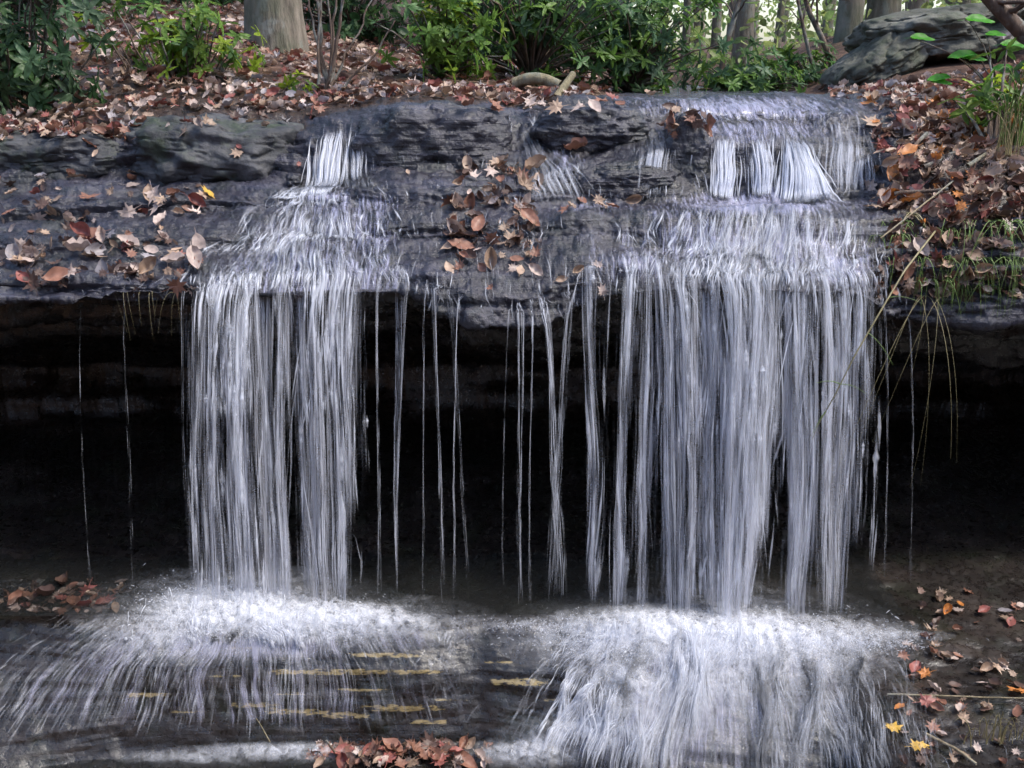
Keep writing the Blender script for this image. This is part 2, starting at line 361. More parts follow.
# ---------------------------------------------------------------- creek bed
BT = {
 -700:[(.9,.1),(.2,.03),(-.15,.0),(-.4,-.15),(-.7,-.34),(-1.4,-.55),(-2.6,-.75)],
 0:   [(.9,.1),(.2,.03),(-.15,.0),(-.36,-.15),(-.62,-.38),(-1.3,-.55),(-2.6,-.75)],
 60:  [(.9,.1),(.2,.03),(-.2,.0),(-.36,-.14),(-.58,-.40),(-1.3,-.55),(-2.6,-.75)],
 120: [(.9,.1),(.2,.04),(-.26,.01),(-.36,-.10),(-.50,-.40),(-1.3,-.55),(-2.6,-.75)],
 420: [(.9,.1),(.2,.04),(-.26,.01),(-.36,-.12),(-.47,-.40),(-1.3,-.55),(-2.6,-.75)],
 480: [(.9,.1),(.2,.03),(-.2,.0),(-.33,-.14),(-.45,-.40),(-1.3,-.55),(-2.6,-.75)],
 560: [(.9,.1),(.2,.03),(-.22,.0),(-.36,-.12),(-.55,-.38),(-1.3,-.55),(-2.6,-.75)],
 640: [(.9,.1),(.2,.03),(-.32,.02),(-.52,-.10),(-.76,-.33),(-1.3,-.55),(-2.6,-.75)],
 840: [(.9,.1),(.2,.03),(-.36,.01),(-.6,-.08),(-.85,-.28),(-1.3,-.5),(-2.6,-.75)],
 900: [(.9,.1),(.2,.03),(-.36,.0),(-.7,-.03),(-1.05,-.08),(-1.5,-.3),(-2.6,-.7)],
 1024:[(.9,.12),(.2,.04),(-.36,.01),(-.7,-.01),(-1.1,-.05),(-1.6,-.2),(-2.6,-.6)],
 1700:[(.9,.12),(.2,.05),(-.36,.02),(-.7,.0),(-1.1,-.03),(-1.6,-.1),(-2.6,-.4)]}
kb = sorted(BT); TB = np.array([BT[k] for k in kb])
pxb = np.concatenate([np.linspace(-700, -30, 60, endpoint=False), np.arange(-30, 1054, 2.4), np.linspace(1054, 1700, 60)])
sb = [40, 36, 40, 44, 40, 24]
rb = np.concatenate([np.arange(s) / s + i for i, s in enumerate(sb)] + [[len(sb)]])
i = np.clip(np.searchsorted(kb, pxb) - 1, 0, len(kb) - 2); t = (pxb - np.array(kb)[i]) / (np.array(kb)[i + 1] - np.array(kb)[i])
TBc = TB[i] * (1 - t)[:, None, None] + TB[i + 1] * t[:, None, None]
i = np.clip(np.floor(rb).astype(int), 0, len(sb) - 1); t = rb - i
yz = TBc[:, i] * (1 - t)[None, :, None] + TBc[:, i + 1] * t[None, :, None]
ker = np.hanning(13)[1:-1]; ker /= ker.sum()
yzp = np.pad(yz, ((0, 0), (5, 5), (0, 0)), 'edge'); yz = sum(ker[k] * yzp[:, k:k + yz.shape[1]] for k in range(11))
By, Bz = yz[..., 0].T.copy(), yz[..., 1].T.copy(); Bx = xz(pxb[None], By, Bz)
NB = normals(Bx, By, Bz)
slab = sm(70, 130, pxb) * (1 - sm(470, 560, pxb)); slab = slab[None] * (sm(1.6, 2.1, rb) * (1 - sm(3.8, 4.3, rb)))[:, None]
dB = .02 * (1 - .75 * slab) * fbm(Bx * 1.2, By * 1.2, Bz * 24 + .3, 4, .6) + .022 * fbm(Bx * 3, By * 4, Bz * 3 + 5, 3) + .007 * fbm(Bx * 16, By * 16, Bz * 20, 3)
BG = np.stack([Bx, By, Bz], -1) + NB * dB[..., None]
# yellow lichen bands on the wet slab
def invpix(V):
    x, y, z = V[..., 0], V[..., 1] - CY, V[..., 2] - CZ
    dpt = y * CT - z * ST; up = y * ST + z * CT
    return 512 + F * x / dpt, 384 - F * up / dpt
bpx, bpy_ = invpix(BG)
lich = np.zeros_like(Bx)
for (cx, cyy, wx, wy) in [(150,695,30,5),(255,705,26,6),(300,712,36,7),(345,715,24,7),(190,712,22,3),(290,694,18,3),(455,700,22,3),(365,690,30,3),(225,676,16,3),(560,700,18,4),(500,662,16,3),(400,708,45,7),(430,722,20,5),(330,672,70,6),(410,672,30,5),(520,682,30,8),(250,648,20,3),(385,655,40,5)]:
    lich = np.maximum(lich, 1.15 * np.exp(-((bpx - cx) / wx / 1.4) ** 4 - ((bpy_ - cyy) / wy / .75) ** 4))
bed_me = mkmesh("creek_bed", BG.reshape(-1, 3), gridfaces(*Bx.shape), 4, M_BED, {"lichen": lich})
link("creek_bed", bed_me, kind='structure')
SB = sampler(BG, pxb, rb)

# ---------------------------------------------------------------- ground sheet
ax = np.concatenate([-np.geomspace(200, 6, 30)[:-1], np.arange(-6, 6, .08), np.geomspace(6, 200, 30)])
ay = np.concatenate([-np.geomspace(200, 5, 26)[:-1], np.arange(-5, 1.5, .15), np.arange(1.5, 8, .07), np.geomspace(8, 300, 40)])
gx, gy = np.meshgrid(ax, ay); gz = G(gx, gy)
gme = mkmesh("ground", np.stack([gx, gy, gz], -1).reshape(-1, 3), gridfaces(*gx.shape), 4, M_SOIL)
link("ground", gme, kind='structure')

# water on top of the stream and in the pools
def patch(name, x0, x1, y0, y1, z, m, amp=.006, n=60, fx=9, fy=20, kind='structure'):
    X, Y = np.meshgrid(np.linspace(x0, x1, n), np.linspace(y0, y1, n)); Z = z + amp * fbm(X * fx, Y * fy, 0, 3)
    return link(name, mkmesh(name, np.stack([X, Y, Z], -1).reshape(-1, 3), gridfaces(n, n), 4, m), kind=kind)
patch("stream_water", -.1, 6, 1.35, 9, 1.995, M_STREAMW, .012, 120, 4, 9)
patch("pool_water", -3.2, 1.6, -.2, .8, .045, M_POOL, .008, 140)
patch("creek_water", -4, 3.2, -3.6, -.42, -.40, M_POOL, .012, 140)

# ---------------------------------------------------------------- falling water
def build_strands(name, paths, rad, alp, m, parent=None, sides=5, **kw):
    V, f = tubes(paths, rad, sides)
    return link(name, mkmesh(name, V, f, 4, m, {"alpha": np.repeat(alp.ravel(), sides)}), parent, **kw)
DRIFT = .13
def fall_paths(px0, r0, pxl, pxb_, fend, n1=12, n2=26, off=.008, wander=.010, lip=9.0, drift=None, zend=.03):
    """each strand runs down the ledge from row r0, leaves at the lip and falls freely"""
    n = len(px0); t = np.linspace(0, 1, n1)[None]
    lipr = (8.35 + .5 * vnoise(pxl * .06, 3, 1))[:, None] if lip == 9.0 else lip
    px = px0[:, None] + (pxl - px0)[:, None] * t; r = r0[:, None] + (lipr - r0[:, None]) * t
    px = px + 5 * vnoise(px0[:, None] * .08, r * 1.1, 7) * (1 - t)
    A = SL(px, r) + SN(px, r) * (off + rng.uniform(0, .01, (n, 1, 1)) + (.014 * sm(7.2, 8.2, r))[..., None])
    L = A[:, -1]; drift = np.full(n, DRIFT) if drift is None else drift
    f = (np.linspace(0, 1, n2 + 1)[1:][None] * fend[:, None])
    zb = zend; z = L[:, 2:3] + (zb - L[:, 2:3]) * f
    s = np.sqrt(f)
    y = L[:, 1:2] - drift[:, None] * s
    xb = xz(pxb_, L[:, 1] - drift, zb)
    x = L[:, 0:1] + (xb - L[:, 0])[:, None] * (s * .5 + f * .5)
    ph = rng.uniform(0, 50, (n, 1))
    x = x + wander * 2.2 * vnoise(L[:, 0:1] * 9, z * 1.6 + 5, 0) * s + wander * vnoise(L[:, 0:1] * 26, z * 3 + 5, 0) * s + wander * .5 * vnoise(ph, z * 5, 3) * s
    y = y + wander * 1.2 * vnoise(ph + 9, z * 3, 1) * s
    return np.concatenate([A, np.stack([x, y, z], -1)], 1), n1
def window(paths, a, b):
    """re-sample each strand between fractions a and b of its point index"""
    n, m, _ = paths.shape; t = a[:, None] + (b - a)[:, None] * np.linspace(0, 1, m)[None]
    q = t * (m - 1); q0 = np.clip(q.astype(int), 0, m - 2); w = (q - q0)[..., None]; I = np.arange(n)[:, None]
    return paths[I, q0] * (1 - w) + paths[I, q0 + 1] * w

def make_fall(name, label, ropes, film, seedstart, sheet_gain=.8):
    """ropes: (px_lip, px_bottom, width_lip, width_bottom, count, end fraction, start row)"""
    rt = root(name, (float(xz((ropes[0][1]), -.1, 0)), -.1, .03), label, "waterfall", "waterfalls over the ledge")
    PA, RA, AL = [], [], []
    for (pl, pb, wl, wb, cnt, fe, r0) in ropes:
        n = int(cnt * .85)
        g1 = np.clip(rng.normal(0, .55, n), -1.3, 1.3); g2 = np.clip(g1 * .5 + rng.normal(0, .55, n), -1.8, 1.8)
        pxl = pl + wl * g1; pxe = pb + wb * g2
        st = r0 + rng.uniform(0, 9 - r0, n) ** 1.0 * rng.uniform(0, 1, n)
        p0 = pxl + rng.normal(0, 5, n) - (pxl - pl) * .1
        paths, n1 = fall_paths(p0, st, pxl, pxe, np.full(n, 1.0) * fe * rng.uniform(.96, 1.0, n), drift=DRIFT * rng.uniform(.75, 1.3, n))
        m = paths.shape[1]
        a = rng.uniform(.0, .9, n); b = np.minimum(a + rng.gamma(2, .09, n) + .05, 1.0)
        paths = window(paths, a, b); tt = np.linspace(0, 1, m)[None]
        rad = rng.gamma(2.2, .0017, (n, 1)) * np.clip(np.minimum(tt / .45, (1 - tt) / .45), .12, 1)
        rad = rad * (1 + .35 * vnoise(rng.uniform(0, 99, (n, 1)), tt * 9, 0))
        al = rng.beta(1.0, 2.6, (n, 1)) * .95 * np.clip(np.minimum(tt / .4, (1.0 - tt) / .4), 0, 1) * (1 + .4 * vnoise(rng.uniform(0, 99, (n, 1)), tt * 12, 5))
        PA.append(paths); RA.append(np.maximum(rad, .0004)); AL.append(al)
    build_strands("water_strands", np.concatenate(PA), np.concatenate(RA), np.clip(np.concatenate(AL), 0, 1), M_STRAND, rt)
    # two curtains, one behind the other, whose cover follows the ropes
    lo = min(r[0] - 1.6 * r[2] for r in ropes); hi = max(r[0] + 1.6 * r[2] for r in ropes)
    Vs, Fs, As, Us, k = [], [], [], [], 0
    for lay in range(5):
        nx = int((hi - lo) / 2.2); pl = np.linspace(lo, hi, nx)
        keyl = np.array([r[0] for r in ropes]); keyb = np.array([r[1] for r in ropes]); o = np.argsort(keyl)
        dev = np.interp(pl, keyl[o], (keyb - keyl)[o])
        paths, n1 = fall_paths(pl, np.full(nx, film), pl, pl + dev, np.ones(nx), n1=14, n2=40, wander=.004, off=.004 + .004 * lay, drift=np.full(nx, DRIFT * (.75 + .14 * lay)))
        m = paths.shape[1]
        paths[:, n1:, 1] += .018 * fbm(paths[:, n1:, 0] * 9 + lay * 7, 0, paths[:, n1:, 2] * 1.5, 3)
        fr = np.clip((np.arange(m) - n1) / 40., 0, 1)[None]; pc = pl[:, None] + dev[:, None] * fr
        D = np.zeros((nx, m))
        for (a, b_, wl, wb, cnt, fe, r0) in ropes:
            c = a + (b_ - a) * fr; w = (wl + (wb - wl) * fr) * .95 + 2
            D += min(cnt / (wl + wb) / 7., 1.0) * np.exp(-((pc - c) / w) ** 2) * (1 - sm(fe - .1, fe + .02, fr))
        D = np.minimum(D * .8, .66) + .2 * np.exp(-np.clip(np.abs(pc - (lo + hi) / 2) / ((hi - lo) * .40), 0, 9) ** 8)
        D *= sm(0, 8, np.arange(m))[None] * (.45 + .55 * fr ** .3)
        s = np.concatenate([[0], np.cumsum(np.linalg.norm(np.diff(paths.mean(0), axis=0), axis=1))])
        U = np.stack([np.broadcast_to(xz(pl, 0, .7)[:, None] + lay * 3.7, D.shape), np.broadcast_to(s[None] + lay * 5.3, D.shape)], -1)
        Vs.append(paths.reshape(-1, 3)); Fs.append(gridfaces(nx, m) + k); k += nx * m; As.append(np.clip(D * sheet_gain, 0, 1.1).ravel()); Us.append(U.reshape(-1, 2))
    link("water_curtain", mkmesh("water_curtain", np.concatenate(Vs), np.concatenate(Fs), 4, M_SHEET, {"alpha": np.concatenate(As)}, uv=np.concatenate(Us)), rt)
    # keep world placement although the root stands at the foot of the fall
    for c in rt.children: c.matrix_parent_inverse = Matrix.Translation(rt.location).inverted()
    return rt

ropesL = [(203,200,6,5,80,1,8),(220,217,8,6,120,1,7.6),(243,245,12,11,230,1,6.6),(264,274,9,8,130,1,5.8),(286,281,7,6,110,1,5.),(303,311,7,5,80,1,5),(321,326,9,6,120,1,5),(340,341,8,7,120,1,5),(357,350,7,5,50,.72,6),(368,366,3,3,12,.6,8),(285,292,66,62,110,1,4.5),(235,236,28,26,330,.4,7),(330,332,26,22,160,.4,4.8)]
ropesR = [(590,591,6,5,80,1,8),(606,598,4,3,16,1,8),(630,616,7,6,110,1,7.5),(647,640,5,5,80,1,7),(660,668,7,6,80,1,6.5),(682,686,9,7,130,1,6),(706,708,9,8,140,1,6),(728,728,11,10,210,1,5.2),(752,740,13,9,260,1,5.2),(774,752,9,6,110,.8,5.2),(790,794,8,6,150,1,5.4),(806,801,9,5,110,1,5.6),(824,826,8,6,110,1,6),(843,836,8,5,70,1,6.2),(858,850,7,4,50,.78,6.4),(868,865,5,3,18,.9,6.6),(735,722,100,80,170,1,5.6),(752,748,34,26,480,.5,5.2),(690,690,30,26,160,.5,5.6),(830,830,26,20,160,.4,5.6)]
make_fall("waterfall", "narrower white curtain of falling water beside the leaf-strewn rock", ropesL, 4.4, 0)
make_fall("waterfall", "wider brighter curtain of falling water, crossed by a drooping grass stem", ropesR, 5.4, 1, .9)

# thin trickles from the lip in the middle and at the sides
trick = [(379,380,1.5,2,10,1,"thin broken trickle just outside the narrower waterfall"),(405,397,9,2,26,1,"white trickle that starts wide and pinches to a cord beside the narrower waterfall"),
 (428,425,1,2,5,.9,"faint dotted trickle over the black hollow, first after the pinched white one"),(436,446,3,4,11,1,"trickle leaning away from the narrower waterfall over the hollow"),
 (462,455,3,2,9,.9,"trickle whose two threads meet halfway down over the hollow"),(452,470,2,3,6,1,"faint trickle that drifts sideways as it falls over the hollow"),
 (505,500,1,1,3,.8,"barely visible hair-thin trickle below the lowest bulge of the lip"),(521,519,3,3,13,1,"beaded trickle falling from the lowest bulge of the lip"),
 (533,528,2,2,5,.6,"short faint trickle close beside the beaded one"),(543,560,4,7,26,1,"slanting trickle that crosses another and widens downward"),
 (572,548,6,6,22,1,"trickle that crosses the slanting one from the wider waterfall's side"),
 (878,882,2,2,5,1,"hair-thin trickle at the outer edge of the wider waterfall"),(906,908,1,1,3,.8,"single drip line under the grassy bank"),
 (186,192,2,2,5,.9,"drip line just beside the narrower waterfall, under the leafy rock"),(128,135,1,2,3,.9,"drip line under the leaf-strewn rock, half way to the waterfall"),(85,90,1,1,2,.7,"faintest drip line under the leaf-strewn rock")]
for (pl, pb, wl, wb, n, fe, lab) in trick:
    g = np.linspace(-1, 1, n) if wl > 5 else rng.uniform(-1, 1, n)
    pxl = pl + wl * g
    paths, n1 = fall_paths(pxl, np.full(n, 8.2), pxl, pb + wb * (rng.normal(0, .5, n)), rng.uniform(.9, 1, n), wander=.005, drift=DRIFT * rng.uniform(.45, .7, n))
    m = paths.shape[1]; tt = np.linspace(0, 1, m)[None]
    rad = rng.uniform(.0006, .0013, (n, 1)) * (1 + .8 * vnoise(rng.uniform(0, 99, (n, 1)), tt * 22, 0)) * np.clip((1.02 - tt) / .1, .2, 1)
    al = rng.uniform(.3, .75, (n, 1)) * np.clip((vnoise(rng.uniform(0, 99, (n, 1)), tt * 26, 3) * 1.6 + .35), .02, 1) * (1 - .45 * tt * (n < 9))
    build_strands("trickle", paths, rad, al, M_STRAND, label=lab, cat="trickle", group="thin trickles falling from the lip")

# small white cascades on the upper steps
def upper(name, label, px_t, px_b, wt, wb, r_t, r_b, n, bow=.05, al0=.75):
    n = int(n * 1.5); g = rng.normal(0, .55, n); tt = np.linspace(0, 1, 18)[None]
    a0 = rng.uniform(0, .6, (n, 1)); t = a0 + np.minimum(1 - a0, rng.uniform(.3, 1, (n, 1))) * tt
    e = np.sqrt(t)
    px = px_t + wt * g[:, None] + (px_b - px_t + (wb - wt) * g[:, None]) * t + 3 * vnoise(g[:, None] * 9, t * 2, 0)
    r = r_t + (r_b - r_t) * t
    A = SL(px, r); A[..., 1] -= (bow * np.sin(np.pi * t) + .012) * rng.uniform(.5, 1.2, (n, 1)); A[..., 2] += .012
    rad = rng.gamma(2, .001, (n, 1)) * np.clip(np.minimum(tt / .2, (1 - tt) / .2), .15, 1)
    al = al0 * rng.uniform(.3, 1, (n, 1)) * np.clip(np.minimum(tt / .2, (1.02 - tt) / .25), 0, 1)
    return build_strands(name, A, np.maximum(rad, .0004), np.clip(al, 0, 1), M_STRAND, label=label, cat="cascade", group="small cascades on the upper steps")
upper("cascade", "white tongue of water dropping from the crest above the narrower waterfall, beside the dark slab", 332, 318, 13, 14, 2.0, 4.3, 560, .05, 1.1)
def chute(name, label, px_t, px_b, wt, wb, r_t, r_b, n, al0):
    g = rng.normal(0, .55, n); tt = np.linspace(0, 1, 10)[None]; t = rng.uniform(0, 1, (n, 1)) ** .8 * .85 + rng.uniform(.08, .25, (n, 1)) * tt; t = np.minimum(t, 1)
    px = px_t + wt * g[:, None] + (px_b - px_t + (wb - wt) * g[:, None]) * t ** .8 + 5 * vnoise(g[:, None] * 7, t * 3, 0); r = r_t + (r_b - r_t) * t
    A = SL(px, r) + SN(px, r) * rng.uniform(.012, .04, (n, 1, 1))
    rad = rng.gamma(2.2, .0014, (n, 1)) * np.clip(np.minimum(tt, 1 - tt) / .45, .12, 1)
    al = al0 * rng.beta(1.2, 2, (n, 1)) * np.clip(np.minimum(tt, 1 - tt) / .4, 0, 1) * (.5 + np.clip(vnoise(px * .06, r * 2.2, 3) + .4, 0, 1))
    return build_strands(name, A, np.maximum(rad, .0004), np.clip(al, 0, 1), M_STRAND, label=label, cat="cascade", group="broad cascades on the lower steps")
chute("cascade", "water fanning out over the sloping steps from the white tongue to the narrower waterfall's lip", 322, 288, 22, 84, 4.2, 8.7, 1500, .8)
chute("cascade", "bright water stepping down from the three white cascades to the wider waterfall's lip", 775, 752, 70, 92, 5.0, 8.7, 2300, .95)
upper("cascade", "fainter tongue of water between the white tongue and the domed rock", 352, 358, 12, 18, 2.1, 4.2, 120, .04, .5)
upper("cascade", "thin slanting run of water off the little rock beside the dark slab", 304, 286, 5, 14, 3.0, 4.5, 110, .03, .5)
upper("cascade", "white cascade next to the leaf-capped knob, first of the three above the wider waterfall", 724, 724, 9, 9, 3.8, 5.0, 220, .04, .9)
upper("cascade", "middle white cascade of the three above the wider waterfall", 758, 762, 9, 9, 3.8, 5.0, 220, .04, .9)
upper("cascade", "brightest white cascade fanning out, last of the three above the wider waterfall", 792, 808, 8, 26, 3.7, 5.4, 900, .07, 1.3)
upper("cascade", "grey veil of water over the face between the leaf-capped knob and the ledge below it", 655, 655, 12, 12, 2.6, 4.9, 120, .03, .35)
upper("cascade", "thin run of water in the gully between the domed rock and the hollowed rock", 522, 560, 8, 30, 2.2, 5.0, 110, .02, .35)
upper("cascade", "grey veil of water at the bank side of the brightest cascade", 845, 850, 22, 22, 2.2, 4.9, 150, .03, .35)

# film of running water over the ledge
def fdens(px, py):
    D = .12 * sm(300, 345, px) * (1 - sm(872, 888, px)) * np.ones_like(py)
    D = np.maximum(D, .6 * sm(-25, 25, px - (292 - (py - 195) * .95)) * (1 - sm(380, 420, px)) * sm(186, 205, py))
    for (cx, cyy, wx, wy, a) in [(750,108,110,14,.8),(750,130,100,14,.6),(760,205,90,12,1.0),(680,214,40,8,.5),(790,195,40,12,.9),(750,245,120,34,.75),(640,262,60,22,.5),(840,270,40,20,.7),(322,197,40,6,.7),(320,225,45,24,.5),(285,270,70,20,.5),(560,160,25,20,.45),(600,207,60,6,.45),(430,125,60,16,.25),(640,98,40,6,.5)]:
        D = np.maximum(D, 1.25 * a * np.exp(-((px - cx) / wx) ** 2 - ((py - cyy) / wy) ** 2))
    return D
c0, c1 = np.searchsorted(pxs, [180, 892]); r0_, r1_ = np.searchsorted(rp, [1.0, 8.8])
FV = LGs[r0_:r1_, c0:c1] * .45 + LG[r0_:r1_, c0:c1] * .55 + NS[r0_:r1_, c0:c1] * .010
fx_, fy_ = invpix(FV); FD = fdens(fx_, fy_)
sL = np.cumsum(np.concatenate([np.zeros((1, FV.shape[1])), np.linalg.norm(np.diff(LGs[r0_:r1_, c0:c1], axis=0), axis=2)]), axis=0)
FU = np.stack([FV[..., 0] + .03 * fbm(FV[..., 0] * 3, sL * 3, 0, 2), sL], -1)
link("film_water", mkmesh("film_water", FV.reshape(-1, 3), gridfaces(*FD.shape), 4, M_FILM, {"alpha": FD}, uv=FU.reshape(-1, 2)), kind='structure')

def ledge_streaks(n0):
    px = rng.uniform(190, 882, n0); r0 = rng.uniform(1.6, 8.6, n0)
    A = SL(px, r0); a, b = invpix(A); keep = rng.uniform(0, 1, n0) < fdens(a, b) * 1.1
    px, r0 = px[keep][:, None], r0[keep][:, None]; n = len(px); t = np.linspace(0, 1, 8)[None]
    r = r0 + rng.uniform(.15, .9, (n, 1)) * t; q = px + 6 * vnoise(px * .07, r * 1.5, 4) + rng.normal(0, 2, (n, 1)) * t
    A = SL(q, r) + SN(q, r) * rng.uniform(.012, .03, (n, 1, 1))
    rad = rng.gamma(2, .0010, (n, 1)) * np.clip(np.minimum(t, 1 - t) / .45, .12, 1)
    al = rng.beta(1, 2, (n, 1)) * np.clip(np.minimum(t, 1 - t) / .4, 0, 1)
    build_strands("film_water", A, np.maximum(rad, .0004), al, M_STRAND, kind='structure')
ledge_streaks(11000)

# ---------------------------------------------------------------- splash and lower cascades
def splash(n, px, py, wx, wy, up, outv, spread_c):
    """short arcs thrown up where the water lands"""
    gx_ = rng.normal(0, .5, n) * wx + px; gy_ = rng.normal(0, .5, n) * wy + py
    b = -(gy_ - 384) / F; den = -ST + b * CT; tt = (0.03 - CZ) / den; y0 = CY + tt * (CT + b * ST); x0 = (gx_ - 512) / F * tt
    th = rng.uniform(0, 2 * np.pi, n); v = outv * rng.uniform(.2, 1, n); vz = up * np.minimum(rng.gamma(2., .5, n), 2.2)
    T_ = rng.uniform(.35, 1, n) * 2 * vz / 9.8 + .02
    a0 = rng.uniform(0, .8, (n, 1)); t = (a0 + rng.uniform(.06, .2, (n, 1)) * np.linspace(0, 1, 8)[None]) * T_[:, None]
    X = x0[:, None] + (v * np.cos(th) + spread_c * (gx_ - px) / wx)[:, None] * t
    Y = y0[:, None] + (v * np.sin(th) - .35 * outv)[:, None] * t
    Z = .02 + vz[:, None] * t - 4.9 * t ** 2
    tq = np.linspace(0, 1, 8)[None]
    rad = rng.gamma(3, .0007, (n, 1)) * np.clip(np.minimum(tq / .25, (1 - tq) / .25), .15, 1)
    al = rng.uniform(.15, .6, (n, 1)) * np.clip(np.minimum((tq + .1) / .3, (1.02 - tq) / .4), 0, 1)
    return np.stack([X, Y, Z], -1), np.maximum(rad, .0004), al
def lower_strands(n, c, w, pyc, spread, r_a, r_b, al0=.4, skew=0, lift=.02, gam=.0008, cmin=.05, wob=16):
    g = rng.normal(0, .6, n); tt = np.linspace(0, 1, 12)[None]
    a0 = rng.uniform(0, .75, (n, 1)); L = rng.uniform(.06, .22, (n, 1)); t = np.minimum(a0 + L * tt, 1)
    px = c + w * g[:, None] + (spread * g[:, None] + skew) * t ** 1.1 + wob * vnoise(g[:, None] * 4, t * 2.4, 2) + .45 * wob * vnoise(g[:, None] * 11, t * 5, 5)
    cl = cmin + (1.7 - cmin) * np.clip(fbm(px * .03, t * 2.6, c * .01, 3) * 1.3 + .28, 0, 1) ** 1.5
    A = SB(px, r_a + (r_b - r_a) * t); h = lift * rng.gamma(1.5, .5, (n, 1))
    A[..., 2] += .012 + h * np.sin(np.pi * tt); A[..., 1] -= .01 + h * .5
    rad = rng.gamma(3, gam * 1.15, (n, 1)) * np.clip(np.minimum(tt / .3, (1 - tt) / .3), .15, 1)
    al = al0 * rng.uniform(.2, 1, (n, 1)) * np.clip(np.minimum(tt / .3, (1.02 - tt) / .3), 0, 1) * (1 - .35 * t) * cl
    return A, np.maximum(rad, .0004), al
def combine(name, parts, m, **kw):
    k, V, Fc, A = 0, [], [], []
    for p, r, a in parts:
        v, f = tubes(p, r); V.append(v); Fc.append(f + k); k += len(v); A.append(np.repeat(np.clip(a, 0, 1).ravel(), 5))
    return link(name, mkmesh(name, np.concatenate(V), np.concatenate(Fc), 4, m, {"alpha": np.concatenate(A)}), **kw)
combine("splash_foam", [splash(14000, 265, 612, 100, 22, .42, .5, .3), splash(6000, 220, 606, 60, 20, .6, .6, .2), splash(1800, 370, 612, 60, 8, .3, .5, .1)], M_STRAND, kind='stuff')
combine("splash_foam", [splash(17000, 715, 634, 135, 22, .45, .55, .3), splash(2200, 850, 640, 60, 8, .35, .6, .5), splash(1200, 540, 622, 60, 8, .25, .4, .1)], M_STRAND, kind='stuff')
combine("cascade", [lower_strands(7500, 715, 80, 630, 60, 1.8, 4.3, .5, 0, .05, .0006, .15), lower_strands(2500, 640, 32, 640, 10, 1.9, 4.2, .75, -75, .02, .0008), lower_strands(3000, 820, 42, 640, 40, 1.9, 4.2, .3, 20, .05, .0006)], M_STRAND,
        label="wide frothy fan of white water rushing down the rock below the wider waterfall", cat="cascade")
combine("cascade", [lower_strands(1600, 260, 100, 630, 60, 1.7, 4.0, .2, -20, .006, .0007, .5, 5), lower_strands(900, 150, 50, 630, 50, 1.6, 3.9, .22, -110, .005, .0007, .5, 5), lower_strands(3000, 270, 80, 615, 10, 1.5, 2.6, .75, 0, .03, .0007)], M_STRAND,
        label="thin see-through sheet of water sliding over the smooth slab below the narrower waterfall", cat="cascade")
combine("cascade", [lower_strands(350, 462, 12, 640, 10, 1.9, 3.8, .5, -20, .01)], M_STRAND,
        label="narrow stray run of water between the two lower cascades", cat="cascade")
# thin sheets sliding over the lower rocks
def bed_film(c0, c1, shift, blobs, u0):
    c0, c1 = np.searchsorted(pxb, [c0, c1]); r0_, r1_ = np.searchsorted(rb, [1.4, 4.4])
    V = BG[r0_:r1_, c0:c1].copy(); V[..., 2] += .014; V[..., 1] -= .010
    a, b = invpix(V); D = np.zeros(a.shape)
    for (cx, cyy, wx, wy, al) in blobs: D = np.maximum(D, al * np.exp(-((a - cx) / wx) ** 2 - ((b - cyy) / wy) ** 2))
    D *= 1 - sm(715, 735, b) * (1 - sm(470, 540, a))
    t = np.broadcast_to(((rb[r0_:r1_] - 1.8) / 2.5)[:, None], a.shape); pb = np.broadcast_to(pxb[None, c0:c1], a.shape)
    U = shift(pb, t) / 250 + .03 * fbm(V[..., 0] * 4, t * 4, 1, 3)
    s_ = np.broadcast_to(np.concatenate([[0], np.cumsum(np.linalg.norm(np.diff(V.mean(1), axis=0), axis=1))])[:, None], a.shape)
    link("film_water", mkmesh("film_water", V.reshape(-1, 3), gridfaces(*a.shape), 4, M_BFILM, {"alpha": D}, uv=np.stack([U + u0, s_], -1).reshape(-1, 2)), kind='structure')
bed_film(-25, 500, lambda p, t: 260 + (p - 260) / (1 + .35 * t) + 60 * t * (1 - sm(-60, 300, p)), [(240, 700, 190, 60, .42), (240, 645, 120, 18, .9), (60, 690, 90, 40, .4), (400, 640, 60, 16, .45), (110, 660, 60, 40, .5), (400, 700, 80, 50, .25)], 0)
bed_film(440, 930, lambda p, t: 715 + (p - 715) / (1 + .6 * t), [(715, 655, 115, 30, 1.1), (690, 710, 105, 70, .75), (600, 740, 50, 25, .6), (840, 690, 40, 50, .25), (470, 690, 20, 50, .2)], 4)
# foam that lies on the water
c0, c1 = np.searchsorted(pxb, [-20, 960]); r0_, r1_ = np.searchsorted(rb, [1.0, 5.0])
FV = BG[r0_:r1_, c0:c1].copy(); q, w_ = invpix(FV)
D = np.zeros(q.shape)
for (cx, cyy, wx, wy, a) in [(240,616,92,26,1.7),(330,626,95,17,1.5),(180,635,60,22,.7),(430,622,70,5,.35),(520,630,50,4,.3),(650,640,85,26,1.6),(740,648,95,34,1.5),(690,690,60,26,.5),(830,640,60,14,.8),(890,640,40,4,.7),(690,690,60,45,.55),(640,700,40,40,.5),(600,740,60,14,.9),(530,757,40,9,1),(280,756,70,6,.8),(190,762,50,5,.5),(625,690,26,40,.9),(590,735,36,18,.9),(540,752,40,8,.9),(770,690,60,40,.3)]:
    D = np.maximum(D, .85 * a * np.exp(-((q - cx) / wx) ** 2 - ((w_ - cyy) / wy) ** 2))
D[D < .04] = 0
